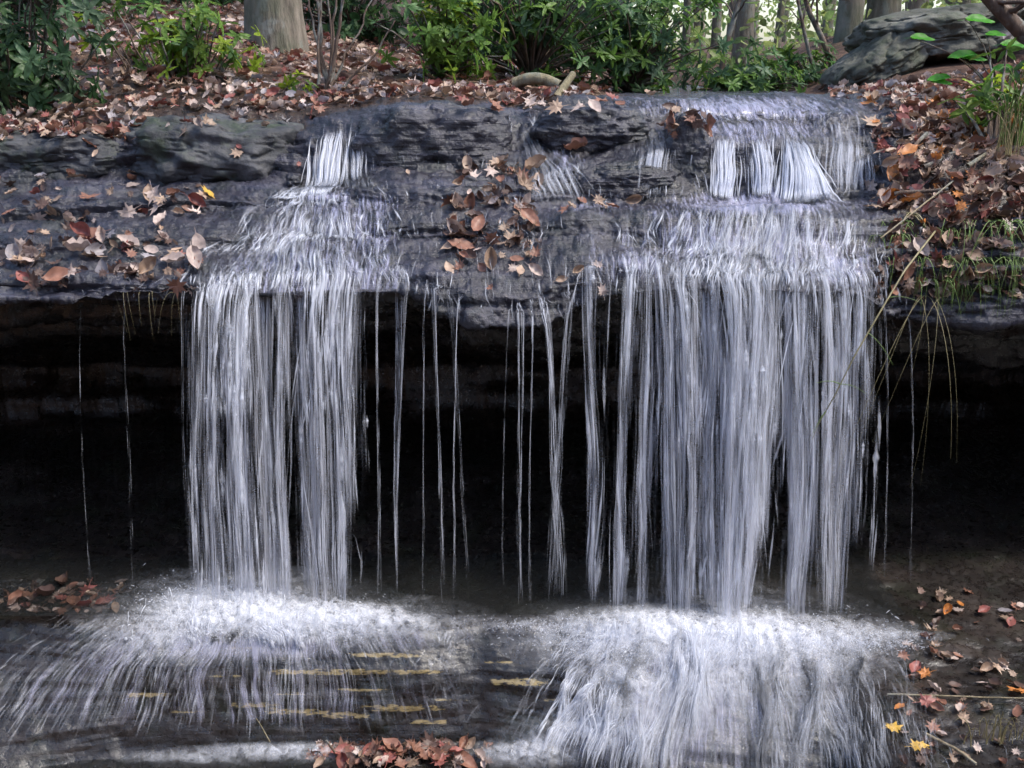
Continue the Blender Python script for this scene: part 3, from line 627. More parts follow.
for lay in range(3):
    X_, Y_ = FV[..., 0], FV[..., 1]; F2 = FV.copy(); Dm = np.clip(D, 0, 1.4)
    F2[..., 2] += .018 + .016 * lay * Dm + Dm * (.03 * np.abs(fbm(X_ * 22 + lay * 5, Y_ * 24, lay, 5, .6)) * 2 + .015 * np.clip(fbm(X_ * 4, Y_ * 4, lay * 3, 3) + .3, 0, 1))
    link("foam", mkmesh("foam", F2.reshape(-1, 3), gridfaces(*D.shape), 4, M_FOAM, {"alpha": D * (1, .7, .45)[lay]}), kind='stuff')

# ---------------------------------------------------------------- boulders
def boulder(name, label, c, size, m, seed, rot=0, flat=.0, layers=.02, rough=.06, cat="rock", sub=110):
    nu, nv = sub * 2, sub
    u = np.linspace(0, 2 * np.pi, nu, endpoint=False); v = np.linspace(.02, np.pi - .02, nv)
    U, Vv = np.meshgrid(u, v); X = np.sin(Vv) * np.cos(U); Y = np.sin(Vv) * np.sin(U); Z = np.cos(Vv)
    k = 3.2; nrm = (np.abs(X) ** k + np.abs(Y) ** k + np.abs(Z) ** k) ** (1 / k); X, Y, Z = X / nrm, Y / nrm, Z / nrm
    X0, Y0, Z0 = X, Y, Z; q_ = np.array(size) / (np.prod(size) ** (1 / 3)); X, Y, Z = X * q_[0], Y * q_[1], Z * q_[2] * 1.5
    d_ = 1 + .26 * fbm(X * 1.5 + seed, Y * 1.5, Z * 1.5, 3) + rough * fbm(X * 4 + seed, Y * 4, Z * 4, 5, .6) - .035 * (np.abs(vnoise(X * 2.2 + seed, Y * 2.2, Z * 5)) < .07) + layers * fbm(X * 1.2 + seed, Y * 1.2, Z * 6, 3)
    X, Y, Z = X0, Y0, Z0
    X, Y, Z = X * d_ * size[0], Y * d_ * size[1], Z * d_ * size[2]
    cr, sr = math.cos(rot), math.sin(rot)
    X, Z = X * cr + Z * sr, -X * sr + Z * cr
    V = np.stack([X, Y, Z], -1).reshape(-1, 3)
    i = np.arange(nv - 1)[:, None] * nu; j = np.arange(nu)[None]; j2 = (j + 1) % nu
    f = np.stack([i + j, i + nu + j, i + nu + j2, i + j2], -1).reshape(-1, 4)
    top = np.arange(nu); 
    me = mkmesh(name, V, f, 4, m)
    o = link(name, me, None, label, cat); o.location = c; return o
boulder("boulder", "long dark flat-topped slab of rock at the crest, beside the white tongue of water", P(218, 158, 1.15), (.41, .3, .19), M_DRY, 3.1, .05)
boulder("boulder", "low dark green-tinged rock half under leaves, between the shrub and the long dark slab", P(62, 160, 1.15), (.34, .25, .13), M_DRY, 8.4, -.03)
boulder("boulder", "rounded wet rock dome at the crest with water sheeting over it", P(432, 143, .90), (.33, .17, .17), M_LEDGE, 5.7, layers=.02)
boulder("boulder", "small wet knob of rock capped with dead leaves, beside the three white cascades", P(686, 158, .80), (.095, .12, .20), M_LEDGE, 12.3)
boulder("boulder", "wet hollowed rock with a rust leaf lying on it, between gully and leaf-capped knob", P(592, 132, 1.02), (.27, .18, .12), M_LEDGE, 17.3, layers=.02)
boulder("boulder", "squat wet rock with a dark overhung face under the hollowed rock", P(618, 182, .72), (.26, .15, .085), M_LEDGE, 27.3, layers=.03)
boulder("boulder", "small wet stone in the edge of the white tongue of water", P(294, 180, .80), (.035, .05, .03), M_LEDGE, 2.2, sub=24)
bb = root("boulder", P(925, 62, 3.0), "big pale mossy boulder with a dark hollow under it, behind the far bank", "rock")
def bpart(nm, c, size, seed, rot, m=M_PALE):
    o = boulder(nm, None, Vector(c) - bb.location, size, m, seed, rot, layers=.02); o.parent = bb
    for k in ("category", "label"):
        if k in o: del o[k]
bpart("boulder_flank", P(872, 66, 2.9), (.27, .35, .13), 4.4, -.62)
bpart("boulder_cap", P(950, 32, 3.0), (.55, .5, .15), 9.9, -.12)
bpart("boulder_base", P(985, 66, 3.5), (.5, .3, .25), 21.0, -.1, M_DRY)  # darker rock under the cap: the hollow's shade put into its colour
boulder("boulder", "dark wet rock in the black hollow, at the water's edge near the red leaves", P(20, 585, .15), (.12, .1, .045), M_BED, 31)
boulder("boulder", "dark rock heaped with rust leaves in the creek, in front of the smooth slab", P(405, 775, -.62), (.22, .12, .045), M_BED, 33)

# ---------------------------------------------------------------- fallen leaves
deps = bpy.context.evaluated_depsgraph_get()
def bvh_of(V, faces): return BVHTree.FromPolygons([tuple(v) for v in V], [tuple(f) for f in faces])
def obj_vf(o):
    me = o.data; n = len(me.vertices); co = np.empty(n * 3, np.float32); me.vertices.foreach_get("co", co); co = co.reshape(-1, 3)
    off = np.array(o.location) + (np.array(o.parent.location) if o.parent else 0)
    li = np.empty(len(me.loops), np.int32); me.loops.foreach_get("vertex_index", li); return co + off, li.reshape(-1, 4)
Vc, Fc, k = [], [], 0
for o in [x for x in bpy.data.objects if x.type == 'MESH' and x.name.split('.')[0] in ("rock_ledge", "creek_bed", "boulder", "boulder_flank", "boulder_cap", "boulder_base")]:
    v, f = obj_vf(o); Vc.append(v); Fc.append(f + k); k += len(v)
gm = (gx > -5) & (gx < 5) & (gy > 1.2) & (gy < 9)
Vc.append(np.stack([gx, gy, gz], -1).reshape(-1, 3)); Fc.append(gridfaces(*gx.shape) + k)
BV = bvh_of(np.concatenate(Vc), np.concatenate(Fc))
CAMP = Vector((0, CY, CZ))
def hit(px, py):
    h = BV.ray_cast(CAMP, raydir(px, py)); 
    return (h[0], h[1] if h[1].dot(raydir(px, py)) < 0 else -h[1]) if h[0] else None
def drop(x, y, z=6):
    h = BV.ray_cast(Vector((x, y, z)), Vector((0, 0, -1)))
    return (h[0], h[1] if h[1].z > 0 else -h[1]) if h[0] else None

PAL = {"rust": (.25, .12, .08), "tan": (.36, .25, .18), "pale": (.50, .39, .34), "dark brown": (.11, .065, .05), "red": (.25, .085, .07), "yellow": (.62, .38, .07), "orange": (.5, .19, .05), "grey": (.30, .27, .28), "green": (.09, .14, .03)}
def leaf_shape(kind, L=1.0, curl=0., rs=None):
    """unit-length leaf lying in XY, tip towards +X; returns verts, quad faces"""
    rs = rs or random
    if kind == "lobed":
        na = 21; th = np.linspace(-np.pi, np.pi, na); rad = np.array([.34, .3, .42, .27, .50, .26, .36, .30, .56, .33, .66])
        rad = np.concatenate([rad[::1][:10], rad[10:], rad[:10][::-1]]) * np.array([rs.uniform(.9, 1.1) for _ in range(na)])
        rr_ = np.array([.03, .5, 1.])[:, None] * rad[None] * .85
        X = rr_ * np.cos(th)[None]; Y = rr_ * np.sin(th)[None]
        b1, b2 = rs.uniform(-.5, 1), rs.uniform(0, 1.2)
        Z = curl * (1.1 * b1 * X * X + 1.3 * b2 * Y * Y) + .05 * np.array([[rs.uniform(-1, 1) * q for _ in range(na)] for q in (0, .6, 1)]) * (.6 + abs(curl))
        V = np.stack([X, Y, Z], -1).reshape(-1, 3); f = gridfaces(3, na); s = len(V)
        st = np.array([[-.1, -.012, 0], [-.1, .012, 0], [-.62, .03, .06], [-.62, .01, .06]])
        return np.concatenate([V, st]), np.concatenate([f, [[s, s + 1, s + 2, s + 3]]])
    nu = 9 if kind == "oval" else 13
    t = np.linspace(0, 1, nu)
    if kind == "oval": w = .27 * np.sin(np.pi * t ** .85) ** .8
    elif kind == "long": w = .16 * np.sin(np.pi * t ** .8) ** .7
    else: w = .10 + .27 * np.abs(np.sin(np.pi * t * 3.0)) ** .8 * np.sin(np.pi * np.clip(t, .02, .98)) ** .5; w[0] = .01; w[-1] = .01
    v = np.linspace(-1, 1, 5)
    X = np.repeat(t[:, None], 5, 1); 
    if kind == "lobed": X = X + .10 * np.abs(v)[None] * (w > .2)[:, None]
    Yw = w[:, None] * v[None]
    Z = curl * (.5 * (v[None] ** 2) * w[:, None] * 2.2 + .35 * (t[:, None] - .5) ** 2 * 2) + .055 * np.array([[rs.uniform(-1, 1) for _ in range(5)] for _ in range(nu)]) * (.5 + abs(curl))
    V = np.stack([X - .5, Yw, Z], -1).reshape(-1, 3)
    f = gridfaces(nu, 5)
    # stalk
    s = len(V); st = np.array([[-.5, -.012, 0], [-.5, .012, 0], [-.75, .01, .05 * curl + .02], [-.75, -.004, .05 * curl + .02]])
    return np.concatenate([V, st]), np.concatenate([f, [[s, s + 1, s + 2, s + 3]]])
def orient(nrm, yaw, tilt=0.):
    nrm = Vector(nrm); q = Vector((0, 0, 1)).rotation_difference(nrm)
    t = Matrix.Rotation(random.uniform(-tilt, tilt), 3, 'X') @ Matrix.Rotation(random.uniform(-tilt, tilt), 3, 'Y')
    return q.to_matrix() @ Matrix.Rotation(yaw, 3, 'Z') @ t
PROT = {}
for cn in PAL:
    for sh in ("oval", "lobed"):
        for cv in range(3):
            V, f = leaf_shape(sh, curl=(.25, .7, 1.3)[cv]); c = np.array(PAL[cn]) * random.uniform(.85, 1.15)
            PROT[cn, sh, cv] = mkmesh("fallen_leaf", V, f, 4, M_LEAF, cattrs={"col": np.tile(c, (len(V), 1))})
SHW = {"oval": "oval", "lobed": "lobed"}; CVW = ("flat", "cupped", "curled")
nleaf = 0; UNL = {}
def put_leaf(px, py, size, cn, sh, cv, place, group, label=None, yaw=None, tilt=.35):
    global nleaf
    h = hit(px, py)
    if not h: return
    o = link("fallen_leaf", PROT[cn, sh, cv]); nleaf += 1
    M3 = orient(h[1], random.uniform(0, 6.28) if yaw is None else yaw, tilt)
    o.matrix_world = Matrix.Translation(h[0] + h[1] * (size * (.06 + .05 * cv) + .012)) @ (M3 * size).to_4x4()
    o["category"] = "leaf"; o["group"] = group
    if label: o["label"] = label
    else: UNL.setdefault((f"{'big' if size > .098 else 'small' if size < .075 else 'middling'} {CVW[cv]} {cn} {SHW[sh]} leaf", place), []).append((px, o))
# singled-out leaves
put_leaf(208, 196, .10, "yellow", "lobed", 0, "", "leaves under the dark slab", "lobed yellow leaf at the foot of the long dark slab")
put_leaf(893, 731, .085, "yellow", "lobed", 0, "", "yellow leaves on the dark creek rock", "pale yellow lobed leaf on the dark wet rock, the upper of two", yaw=.4, tilt=.1)
put_leaf(918, 751, .085, "yellow", "lobed", 1, "", "yellow leaves on the dark creek rock", "yellow leaf with a pinkish rim on dark wet rock, the lower of two", yaw=.2, tilt=.1)
put_leaf(519, 273, .065, "tan", "oval", 0, "", "leaves stuck to the wet ledge", "plain tan oval leaf stuck to the low bulge of the wet lip", yaw=1.5, tilt=.1)
put_leaf(407, 174, .035, "tan", "oval", 0, "", "leaves stuck to the wet ledge", "tiny tan leaf alone below the rock dome")
put_leaf(577, 155, .11, "rust", "oval", 2, "", "leaves on the hollowed rock", "rust curled leaf lying alone on the hollowed rock")
put_leaf(960, 607, .05, "orange", "oval", 0, "", "leaves on the dark creek rock", "single orange leaf high on the dark creek floor under the bank")
put_leaf(1005, 614, .06, "grey", "oval", 0, "", "leaves on the dark creek rock", "pale bluish leaf on the dark creek floor under the bank")
REG = [  # n, px range, py range, size, palette, place phrase, group
 (62, (0, 205), (190, 285), (.06, .12), ["pale", "pale", "tan", "grey", "rust", "red", "dark brown"], "on the layered rock", "leaves on the layered rock"),
 (38, (448, 545), (165, 262), (.06, .12), ["rust", "tan", "pale", "dark brown", "rust"], "in the drift mid-ledge", "leaves in the drift on the wet ledge"),
 (10, (440, 620), (262, 292), (.05, .08), ["tan", "pale", "rust"], "stuck low on the lip", "leaves stuck to the wet lip"),
 (24, (460, 650), (93, 112), (.06, .11), ["rust", "tan", "red", "pale"], "along the leafy crest", "leaves along the crest"),
 (16, (664, 705), (108, 135), (.05, .08), ["rust", "tan", "dark brown"], "capping the small knob", "leaves on the knob"),
 (8, (560, 640), (190, 215), (.05, .08), ["rust", "tan"], "on the wet shelf", "leaves on the wet shelf"),
 (84, (868, 1024), (100, 215), (.06, .12), ["rust", "tan", "orange", "red", "pale", "tan"], "on the grassy bank", "leaves on the grassy bank"),
 (16, (890, 960), (215, 290), (.06, .1), ["rust", "pale", "red", "tan"], "on the bank's steep face", "leaves on the bank face"),
 (18, (900, 1024), (605, 715), (.045, .085), ["rust", "red", "orange", "dark brown", "tan"], "on the dark creek floor", "leaves on the dark creek floor"),
 (12, (15, 110), (588, 612), (.06, .11), ["red", "red", "rust", "dark brown"], "in the red drift by the hollow", "leaves at the edge of the hollow"),
 (34, (318, 480), (744, 768), (.06, .11), ["rust", "dark brown", "red", "rust"], "heaped in the creek", "leaves heaped in the creek"),
]
for (n, xr, yr, sz, pal, place, grp) in REG:
    for _ in range(n):
        put_leaf(random.uniform(*xr), random.uniform(*yr), random.uniform(*sz), random.choice(pal), random.choice(("oval", "lobed")), random.choice((0, 1, 1, 2)), place, grp)
ORD = ["leftmost", "second from left", "third from left", "fourth from left", "fifth from left", "sixth from left", "seventh from left"]
for (what, place), L_ in UNL.items():
    L_.sort(key=lambda q: q[0])
    for i_, (_, o) in enumerate(L_):
        o["label"] = f"{what} {place}" + ("" if len(L_) == 1 else (", " + ("rightmost" if i_ == len(L_) - 1 else ORD[i_]) + " such one"))
# the litter that nobody could count
def litter(name, pts, szr, pal, seed):
    rr = random.Random(seed); protos = []
    for sh in ("oval", "lobed"):
        for cv in (.3, .8, 1.4): protos.append(leaf_shape(sh, curl=cv, rs=rr))
    V, f_, C, k = [], [], [], 0
    for (p, nrm, s) in pts:
        v, f = rr.choice(protos); M3 = np.array(orient(nrm, rr.uniform(0, 6.28), .55))
        s = rr.uniform(*szr) * s
        V.append(v @ M3.T * s + np.array(p + nrm * (s * rr.uniform(.02, .3) + .004))); f_.append(f + k); k += len(v)
        c = np.array(PAL[rr.choice(pal)]) * rr.uniform(.6, 1.25); C.append(np.tile(c, (len(v), 1)))
    return link(name, mkmesh(name, np.concatenate(V), np.concatenate(f_), 4, M_LEAF, cattrs={"col": np.concatenate(C)}), kind='stuff')
pts = []
for _ in range(15000):
    y = .85 + 5.5 * random.random() ** 1.5; x = random.uniform(-.62, .62) * (y + 4.4)
    h = drop(x, y)
    if not h: continue
    p = h[0]; a, b = invpix(np.array(p)[None]); a, b = float(a[0]), float(b[0])
    on_rock = (135 < a < 310 and b > 112) or (0 < a < 130 and b > 140)
    wet = 300 < a < 880 and y < 1.28
    if x > -.05 and abs(x - .95 - .25 * max(y - 1.5, 0)) < .68 and y > 1.2: continue
    if wet or (on_rock and random.random() > .08): continue
    if 826 < a < 1000 and b < 92 - (a - 826) * .12: continue
    pts.append((p, h[1], 1.0))
litter("leaf_litter", pts, (.03, .09), ["pale", "tan", "tan", "rust", "rust", "dark brown", "red", "grey", "pale"], 3)
pts = []
for _ in range(2600):
    y = random.uniform(.15, 1.9); x = random.uniform(.37, .75) * (y + 4.1)
    h = drop(x, y)
    if h and (h[0].z > 1.35) and (h[1].z > .6 or random.random() < .35): pts.append((h[0], h[1], 1.0))
litter("leaf_litter", pts, (.03, .085), ["tan", "tan", "rust", "orange", "tan", "pale", "dark brown", "tan"], 5)
pts = []
for _ in range(420):
    a, b = random.choice([(random.uniform(900, 1024), random.uniform(590, 768)), (random.uniform(0, 130), random.uniform(585, 615)), (random.uniform(310, 490), random.uniform(742, 768)), (random.uniform(0, 200), random.uniform(185, 290)), (random.uniform(450, 540), random.uniform(165, 260))])
    h = hit(a, b)
    if h: pts.append((h[0], h[1], 1.0))
for _ in range(330):
    h = hit(random.uniform(876, 1030), random.uniform(205, 300) if random.random() < .6 else random.uniform(120, 215))
    if h: pts.append((h[0], h[1], 1.3))
litter("leaf_litter", pts, (.03, .065), ["dark brown", "rust", "dark brown", "tan", "tan", "pale"], 6)

# ---------------------------------------------------------------- plants
def leaves_mesh(name, L, m=M_GREEN, kind="long", parent=None):
    """L: list of (pos, dir, up, length, colour)"""
    v0, f0 = leaf_shape(kind, curl=.25); v0 = v0 + np.array([.5, 0, 0])
    n = len(L); P0 = np.array([l[0] for l in L]); D = np.array([l[1] for l in L], float); U = np.array([l[2] for l in L], float)
    S = np.array([l[3] for l in L]); C = np.array([l[4] for l in L])
    D /= np.linalg.norm(D, axis=1, keepdims=True); Sd = np.cross(U, D); Sd /= np.linalg.norm(Sd, axis=1, keepdims=True) + 1e-9; U = np.cross(D, Sd)
    V = P0[:, None] + S[:, None, None] * (v0[None, :, 0:1] * D[:, None] + v0[None, :, 1:2] * Sd[:, None] + (v0[None, :, 2:3] - .25 * v0[None, :, 0:1] ** 2) * U[:, None])
    f = (f0[None] + (np.arange(n) * len(v0))[:, None, None]).reshape(-1, 4)
    return link(name, mkmesh(name, V.reshape(-1, 3), f, 4, m, cattrs={"col": np.repeat(C, len(v0), 0)}), parent)
def stems_mesh(name, S, m, parent=None, sides=6):
    """S: list of (points (k,3), r0, r1) with equal k"""
    Pp = np.array([s[0] for s in S]); k = Pp.shape[1]
    rad = np.array([np.linspace(s[1], s[2], k) for s in S]); V, f = tubes(Pp, rad, sides)
    return link(name, mkmesh(name, V, f, 4, m), parent)
def curve(a, b, k=8, sag=0., wob=.05):
    a, b = np.array(a, float), np.array(b, float); t = np.linspace(0, 1, k)[:, None]; L = np.linalg.norm(b - a)
    p = a + (b - a) * t; p[:, 2] += sag * L * np.sin(np.pi * t[:, 0])
    w = np.cumsum(rng.normal(0, 1, (k, 3)), 0) * wob * L / k; w -= w[0]; w -= t * w[-1]
    return p + w
def shrub(label, c, rad, nw, Lf, cols, base=None, group="rhododendron shrubs", cat="shrub", name="rhododendron", per=8, lean=0):
    c = np.array(c, float); base = np.array(base if base is not None else (c[0], c[1] + .1, float(G(c[0], max(c[1], 2.2)))), float)
    base[2] = min(base[2], c[2] + .2)
    rt = root(name, base, label, cat, group); S, L = [], []
    nw = int(nw * 2.6); Lf = Lf * .66; rad = np.array(rad) * np.array([1.3, 1.0, 1.25])
    for i in range(nw):
        d = rng.normal(0, 1, 3); d /= np.linalg.norm(d); r = rng.uniform(.2, 1.15)
        tip = c + d * np.array(rad) * r
        tip[2] = max(tip[2], base[2] + .03)
        if nw > 20 and vnoise(tip[0] * 4.5, tip[1] * 4.5, tip[2] * 4.5) < -.22: continue
        if i % 2 == 0: S.append((curve(-base * 0, tip - base, 8, .08, .1), .010, .003))
        ax_ = tip - c; ax_ = ax_ / (np.linalg.norm(ax_) + 1e-6) + np.array([0, -.15, .7]) + rng.normal(0, .5, 3); ax_ /= np.linalg.norm(ax_)
        q = Vector((0, 0, 1)).rotation_difference(Vector(ax_))
        col = np.array(cols[rng.integers(len(cols))]) * rng.uniform(.9, 1.8)
        for j in range(int(per * rng.uniform(.7, 1.2))):
            an = j * 2.4 + rng.uniform(-.3, .3); dr = rng.uniform(-.25, .55)
            dd = q @ Vector((math.cos(an) * math.cos(dr), math.sin(an) * math.cos(dr), math.sin(dr))); uu = q @ Vector((-math.cos(an) * math.sin(dr), -math.sin(an) * math.sin(dr), math.cos(dr)))
            L.append((tip - base, tuple(dd), tuple(uu), Lf * rng.uniform(.65, 1.15), col * rng.uniform(.85, 1.15)))
    stems_mesh("stem", S, M_TWIG, rt); leaves_mesh("foliage", L, M_GREEN, "long", rt); return rt
DG = [(.03, .065, .025), (.045, .09, .03), (.035, .07, .03)]; MG = [(.08, .155, .03), (.11, .19, .035), (.06, .12, .04)]; YG = [(.20, .27, .025), (.15, .22, .03), (.09, .16, .03)]; TG = [(.06, .115, .055), (.08, .13, .07)]
shrub("dark rhododendron at the frame edge above the low green-tinged rock", P(5, 60, 1.75), (.40, .35, .42), 130, .15, DG + TG)
shrub("small sparse rhododendron among dead leaves behind the long dark slab", P(170, 45, 2.1), (.36, .3, .20), 60, .12, YG + MG, per=7)
shrub("yellow-green rhododendron beside the twiggy bush behind the rock dome", P(438, 30, 2.5), (.30, .35, .26), 80, .12, YG + MG)
shrub("large mid-green rhododendron behind the cut log at the crest", P(530, 28, 2.9), (.5, .45, .36), 170, .12, MG + DG)
shrub("broad rhododendron with pale glossy leaves over the stream's far end", P(632, 38, 3.2), (.42, .45, .33), 130, .12, MG + TG)
shrub("low rhododendron with drooping leaves between the leaning saplings", P(745, 78, 3.6), (.50, .4, .16), 90, .11, TG + MG)
shrub("low dark rhododendron next to the pale boulder", P(810, 74, 3.9), (.3, .4, .18), 50, .11, DG + MG)
shrub("teal-green shrub in shade between two trunks far behind the leafy slope", P(222, 0, 6.5), (.8, .6, .5), 90, .14, TG + DG)
shrub("shaded shrub far behind the small sparse rhododendron", P(120, -8, 7.0), (.9, .6, .5), 90, .14, DG)
shrub("dark shrub behind the twiggy bush, in deep shade", P(350, 5, 5.2), (.55, .5, .6), 120, .13, DG)
shrub("dark tall shrub behind the large mid-green rhododendron", P(520, -20, 6), (1.1, .6, .8), 180, .14, DG + MG)
shrub("tall shrub at the frame corner above the dark rhododendron", P(20, -30, 4.5), (.8, .5, .8), 130, .14, DG)
shrub("tiny two-coloured sprout in the leaf litter by the pale tree foot", P(299, 86, 1.75), (.06, .05, .06), 5, .09, YG, group="small green plants", cat="sprout", name="sprout", per=5)
shrub("bright tall-leaved plant growing out of the grassy bank by the frame edge", P(992, 92, .75), (.14, .15, .22), 20, .12, YG + MG, base=P(992, 150, .6), group="small green plants", cat="plant", name="bank_plant", per=5)
# big bright leaves on a low sapling in front of the boulder
rt = root("sapling", P(1000, 100, 1.2), "low sapling with a few large bright green leaves in front of the pale boulder", "sapling", "small green plants"); S, L = [], []
b0 = np.array(rt.location)
for (a, b, sz, ang) in [(965, 20, .13, .15), (910, 38, .11, .1), (975, 55, .14, 2.9), (1000, 45, .12, .3), (950, 78, .12, 3.0), (930, 82, .10, .2), (1012, 68, .11, 3.2), (960, 58, .12, 0), (985, 35, .09, 1)]:
    p = np.array(P(a, b, 1.15)) - b0; S.append((curve(np.zeros(3), p, 8, .1, .1), .005, .0015))
    L.append((p, (math.cos(ang), -.3, .1), (0, -.45, .9), sz, np.array((.07, .30, .02)) * rng.uniform(.8, 1.2)))
stems_mesh("stem", S, M_TWIG, rt); leaves_mesh("foliage", L, M_GREEN, "oval", rt)
# multi-stemmed twiggy bush
rt = root("twiggy_bush", P(328, 97, 1.75), "bare many-stemmed bush rising from the litter behind the white tongue of water", "bush"); S = []
for i, (tx, ty) in enumerate([(318, -60), (330, -80), (345, -50), (325, -90), (352, -40), (372, 0), (300, -30), (395, 20), (338, -70)]):
    S.append((curve((rng.normal(0, .02), rng.normal(0, .02), -.03), np.array(P(tx, ty, 1.8 + rng.uniform(-.1, .3))) - np.array(rt.location), 14, 0, .12), .010 * rng.uniform(.6, 1.3), .004))
stems_mesh("stem", S, M_TWIG, rt)

# trees
def tree(label, px, py, Y, wpx, lean=0, H=8, pale=0, seed=0, name="tree", group="tree trunks behind the ledge", crown=1400, cols=None, forks=8):
    b = P(px, py, Y); b.z = min(b.z, float(G(b.x, b.y)) + .03) if Y > 2.2 else b.z
    r = wpx / 2 / F * (Y + 4)
    rt = root(name, (b.x, b.y, b.z - .08), label, "tree", group)
    k = 26; tt = np.linspace(0, 1, k)
    p = np.stack([lean * tt * H + .06 * np.cumsum(rng.normal(0, .3, k)) * tt, .05 * np.cumsum(rng.normal(0, .3, k)) * tt, tt * H], -1)
    rad = r * (1 - .75 * tt) * (1 + .3 * np.exp(-tt * H / (r * 2.2)))
    V, f = tubes(p[None], rad[None], 20); V = V + (.07 * r * fbm(V * 0 + V[:, 0:1] / r * 1.5, V[:, 1:2] / r * 1.5, V[:, 2:3] * 2, 3)) * np.array([1, 1, 0])
    link("trunk", mkmesh("trunk", V, f, 4, M_BARK), rt)
    S, L = [], []
    for i in range(forks):
        t0 = rng.uniform(.35, .95); o = p[int(t0 * (k - 1))]; an = rng.uniform(0, 6.28); ln = H * rng.uniform(.18, .35)
        e = o + np.array([math.cos(an) * ln, math.sin(an) * ln, ln * rng.uniform(.3, .9)])
        cv = curve(o, e, 10, .03, .12); S.append((cv, r * .35 * (1.1 - t0 * .6), r * .06))
        nl = crown // forks
        for _ in range(nl):
            q = cv[rng.integers(3, 10)] + rng.normal(0, .32, 3) * ln * .5
            dd = rng.normal(0, 1, 3); L.append((q, tuple(dd), tuple(rng.normal(0, 1, 3)), rng.uniform(.08, .16), np.array((cols or YG)[rng.integers(len(cols or YG))]) * rng.uniform(.7, 1.4)))
    stems_mesh("limb", S, M_BARK, rt); 
    if L: leaves_mesh("crown", L, M_GREEN, "oval", rt)
    return rt
AU = [(.14, .16, .03), (.2, .15, .03), (.07, .12, .03)]
tree("thick pale lichen-spotted tree trunk on the leafy slope", 277, 52, 3.4, 50, 0, 8, cols=AU)
tree("stout grey trunk behind the pale boulder, nearer the leaning saplings", 845, 62, 5.5, 24, .02, 9, cols=AU)
tree("stout grey trunk behind the pale boulder's crown", 881, 45, 6, 30, -.02, 9, cols=AU)
tree("blurred grey trunk in the bright gap between the shrubs", 742, 50, 8, 17, .03, 9, cols=AU)
tree("dim trunk in shade behind the small sparse rhododendron", 100, 14, 6, 26, 0, 9, cols=MG)
tree("dim thin trunk next to the thick pale one", 197, 14, 7, 16, .01, 9, cols=MG)
tree("slim pale trunk in the bright gap above the broad rhododendron", 686, 40, 9, 8, 0, 9, cols=AU)
tree("slim dark trunk behind the broad rhododendron", 716, 45, 9, 9, -.01, 9, cols=AU)
def sapl(label, pts_, Y, w):
    b = P(*pts_[0], Y); rt = root("sapling", b, label, "sapling", "leaning saplings by the stream")
    q = np.array([np.array(P(a, c, Y)) for a, c in pts_]); t = np.linspace(0, len(q) - 1, 16)
    pp = np.stack([np.interp(t, np.arange(len(q)), q[:, i]) for i in range(3)], -1) - np.array(b)
    r = w / 2 / F * (Y + 4); link("trunk", mkmesh("trunk", *tubes(pp[None], np.linspace(r, r * .5, 16)[None], 8), 4, M_TWIG), rt)
    S = [(curve(pp[k], pp[k] + rng.normal(0, .2, 3) + np.array([0, 0, .15]), 8, 0, .15), r * .4, r * .15) for k in rng.integers(5, 15, 7)]
    stems_mesh("twig", S, M_TWIG, rt)
sapl("dark leaning sapling with a bend, nearest the blurred grey trunk", [(720, 78), (726, 45), (735, 15), (748, -30), (755, -90)], 3.6, 6)
sapl("dark sapling leaning the other way beside the stout grey trunk", [(832, 64), (822, 38), (808, 10), (798, -30), (790, -90)], 3.9, 6)
sapl("slender straight sapling among the low drooping leaves", [(814, 72), (806, 40), (800, 12), (790, -40), (788, -80)], 3.8, 4)
rt = sapl("pale mossy branch-like stem leaning in over the pale boulder", [(1046, 60), (1018, 28), (992, 2), (965, -30), (940, -60)], 2.2, 17)

# far wood: trunks and leaves that read as one mass
S, L = [], []
for i in range(150):
    y = rng.uniform(9, 40); x = rng.uniform(-.75, .75) * (y + 4); g = float(G(x, y)); h = rng.uniform(6, 12)
    S.append((curve((x, y, g - .1), (x + rng.normal(0, .5), y, g + h), 8, 0, .05), rng.uniform(.06, .22), .04))
for i in range(48000):
    y = 4.8 + 30 * rng.uniform() ** 1.6; u = rng.uniform(-.62, .62)
    if u > .08 and rng.uniform() < .2: continue
    x = u * (y + 4); g = float(x * 0 + 2.0 + max(0, -x) * .05)
    z = g + rng.uniform(.1, 1) ** 1.6 * (3.4 if u > .05 else 7)
    if vnoise(x * .7, y * .7, z * 1.1) < -.15: continue
    cc = np.array(([(.30, .36, .12), (.2, .30, .10), (.42, .40, .16)] if u > .1 else [(.04, .09, .03), (.06, .11, .04)])[rng.integers(2)])  # right-hand leaves paler: sunlit brightness put into the leaf colour
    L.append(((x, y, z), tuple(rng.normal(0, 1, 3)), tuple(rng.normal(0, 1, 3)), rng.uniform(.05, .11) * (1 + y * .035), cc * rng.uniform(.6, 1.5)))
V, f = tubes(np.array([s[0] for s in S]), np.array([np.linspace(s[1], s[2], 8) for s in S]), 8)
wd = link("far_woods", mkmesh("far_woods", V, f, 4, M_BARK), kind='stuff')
lv = leaves_mesh("woods_foliage", L, M_GREEN, "oval", wd)

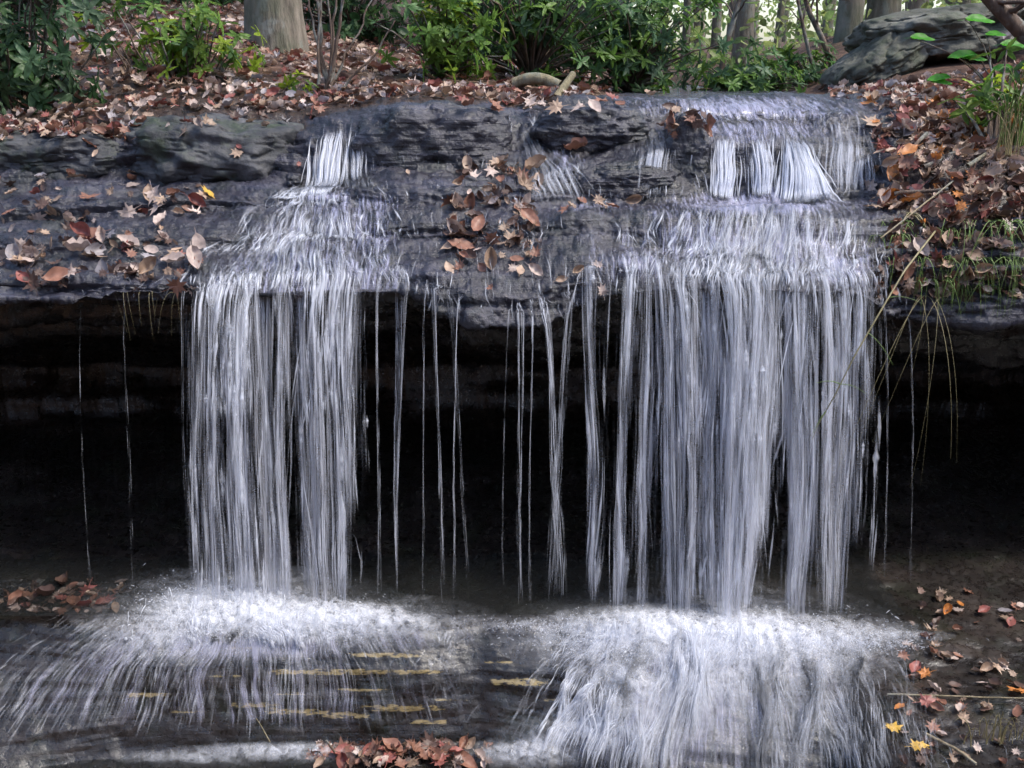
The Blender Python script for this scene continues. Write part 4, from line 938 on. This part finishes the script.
# ---------------------------------------------------------------- sticks, log, grass
def stick(name, label, a, b, r0, r1, m, cat, sag=0., wob=.06, group=None, k=12):
    a, b = np.array(a), np.array(b)
    o = link(name, mkmesh(name, *tubes(curve(a * 0, b - a, k, sag, wob)[None], np.linspace(r0, r1, k)[None], 8), 4, m), None, label, cat, group); o.location = a; return o
def H(px, py, up=.015): h = hit(px, py); return np.array(h[0] + Vector((0, -.3 * up, up)))
stick("log", "short cut end of a pale weathered log poking up at the crest", P(556, 98, 1.35), P(573, 74, 1.5), .022, .018, M_PALEWOOD, "log", wob=.02)
stick("log", "mossy curved log lying behind the leaves at the crest", P(515, 84, 1.9), P(560, 86, 1.8), .035, .03, M_PALEWOOD, "log", .12)
SG = "sticks on the grassy bank"
stick("stick", "reddish stick lying across the leaves of the grassy bank", H(922, 174, .03), H(972, 153, .04), .011, .007, M_TWIG, "stick", group=SG)
stick("stick", "pale stick lying beside the reddish one on the grassy bank", H(966, 173, .03), H(984, 162, .035), .010, .008, M_PALEWOOD, "stick", group=SG)
stick("stick", "blackish stick across the red leaf at the edge of the grassy bank", H(892, 203, .04), H(946, 198, .04), .010, .006, M_TWIG, "stick", group=SG)
stick("stick", "long thin tan stem slanting down from the grassy bank towards the water", H(950, 193, .05), H(878, 250, .05), .004, .003, M_PALEWOOD, "stick", wob=.02, group=SG)
stick("stick", "thick brown root-like stick pointing down between leaves on the bank", H(925, 140, .03), H(898, 168, .03), .010, .006, M_TWIG, "stick", group=SG)
CG = "sticks on the creek floor"
stick("stick", "pale curved stick on the dark rock beside the two yellow leaves", H(925, 738, .02), H(975, 768, .02), .006, .005, M_PALEWOOD, "stick", .05, group=CG)
stick("stick", "thin grey stick lying level across the dark creek floor", H(886, 698, .02), H(1022, 702, .02), .0035, .003, M_PALEWOOD, "stick", .0, .02, group=CG)
stick("stick", "hooked dark twig standing up from the heap of leaves in the creek", P(335, 752, -.6), P(326, 740, -.6), .005, .003, M_TWIG, "twig", group=CG)
stick("stick", "thin pale twig standing against the smooth wet slab", P(270, 742, -.50), P(256, 718, -.46), .0025, .0015, M_PALEWOOD, "twig", group=CG)
def m_plain(name, c, tr=.2):
    m, n = mat(name); p = N(n, "ShaderNodeBsdfPrincipled", Roughness=.5); n.links.new(ramp(n, noise(n, geo(n), 20, 3), [(.3, tuple(x * .7 for x in c)), (.7, c)]), p.inputs["Base Color"]); out(n, p.outputs[0]); return m
M_GRASS = m_plain("grass", (.14, .22, .05)); M_STRAW = m_plain("straw", (.28, .24, .12)); M_MOSSY = m_plain("moss", (.03, .05, .02))
# drooping grass stem
rt = root("drooping_grass", H(935, 238, .04), "long drooping green grass stem hanging from the bank across the wider waterfall", "grass stem")
q = np.array([H(935, 238, .04), P(905, 270, -.12), P(880, 312, -.22), P(855, 355, -.27), P(835, 395, -.28), P(818, 425, -.27), P(812, 440, -.27)]) - np.array(rt.location)
t = np.linspace(0, 6, 30); pp = np.stack([np.interp(t, np.arange(7), q[:, i]) for i in range(3)], -1)
link("stalk", mkmesh("stalk", *tubes(pp[None], np.linspace(.0042, .0012, 30)[None], 6), 4, M_STRAW), rt)
bl = []
for (kk, dx, dz) in [(18, .09, -.03), (18, -.1, .01), (12, .1, -.12), (22, -.05, -.09), (8, .12, -.02)]:
    bl.append(curve(pp[kk], pp[kk] + np.array([dx, -.02, dz]), 8, .1, .03))
for cv in bl: link("leaf_blade", mkmesh("leaf_blade", *tubes(cv[None], np.linspace(.0022, .0005, 8)[None], 4), 4, M_GRASS), rt)
def tuft(label, px, py, n, L, spread, hang, m=M_GRASS, cat="grass tuft", group="grass tufts on the bank", up=.02, r=.0022):
    b = H(px, py, up); 
    paths = []
    for i in range(n):
        o = np.array([rng.normal(0, spread), rng.normal(0, .02), 0]); dx = rng.normal(0, .35); l = L * rng.uniform(.5, 1.2); t = np.linspace(0, 1, 12)
        if hang: p = np.stack([o[0] + dx * l * t, o[1] - l * .35 * np.sin(t * 1.6), -l * t ** 1.5 + .03 * np.sin(t * 3)], -1)
        else: p = np.stack([o[0] + dx * l * t ** 1.5, o[1] - .25 * l * t ** 2, l * np.sin(t * 1.9) * .75], -1)
        paths.append(p)
    V, f = tubes(np.array(paths), np.array([np.linspace(r, r * .2, 12)] * n) * rng.uniform(.6, 1.4, (n, 1)), 3)
    o = link("grass_tuft", mkmesh("grass_tuft", V, f, 4, m), None, label, cat, group); o.location = b
tuft("dense green grass hanging from the bank nearest the wider waterfall", 905, 225, 26, .22, .05, True)
tuft("grass hanging from the middle of the bank's edge, over the rock face", 948, 232, 34, .24, .06, True)
tuft("grass hanging from the bank at the frame edge", 1000, 225, 40, .28, .07, True)
for (a_, b_, n_, l_) in ((885, 240, 16, .14), (925, 262, 26, .16), (965, 262, 30, .18), (1010, 262, 26, .2), (940, 285, 20, .12), (985, 290, 24, .12)):
    tuft({885: "short dark fringe of grass where the bank meets the wider waterfall", 925: "grass fringe on the bank face below the stick ends", 965: "thick grass fringe on the bank face, half way to the frame edge", 1010: "long grass fringe on the bank face at the frame edge", 940: "lowest sparse grass fringe over the hollow", 985: "lowest dense grass fringe over the hollow"}[a_], a_, b_, n_, l_, .05, True)
tuft("pale blades standing on the bank among the sticks", 1003, 160, 20, .28, .03, False, M_STRAW)
tuft("bright green blades standing at the very edge of the bank", 1012, 150, 40, .36, .03, False, r=.004)
tuft("pair of pale bent blades drooping near the reddish leaf at the bank edge", 905, 218, 5, .30, .02, True, M_STRAW, r=.004)
tuft("straw-coloured grass lying on the dark creek rock near the frame corner", 1000, 745, 30, .16, .06, False, M_STRAW, group="grass in the creek")
tuft("roots and brown grass hanging under the bank by the dripping edge", 925, 300, 8, .6, .02, True, M_STRAW, cat="hanging roots", group="hanging roots", r=.0015)
tuft("brown roots hanging in the hollow beside the narrower waterfall", 150, 297, 10, .16, .12, True, M_STRAW, cat="hanging roots", group="hanging roots", r=.0012)
print("leaves", nleaf, "objects", len(bpy.data.objects), "verts", sum(len(m.vertices) for m in bpy.data.meshes))
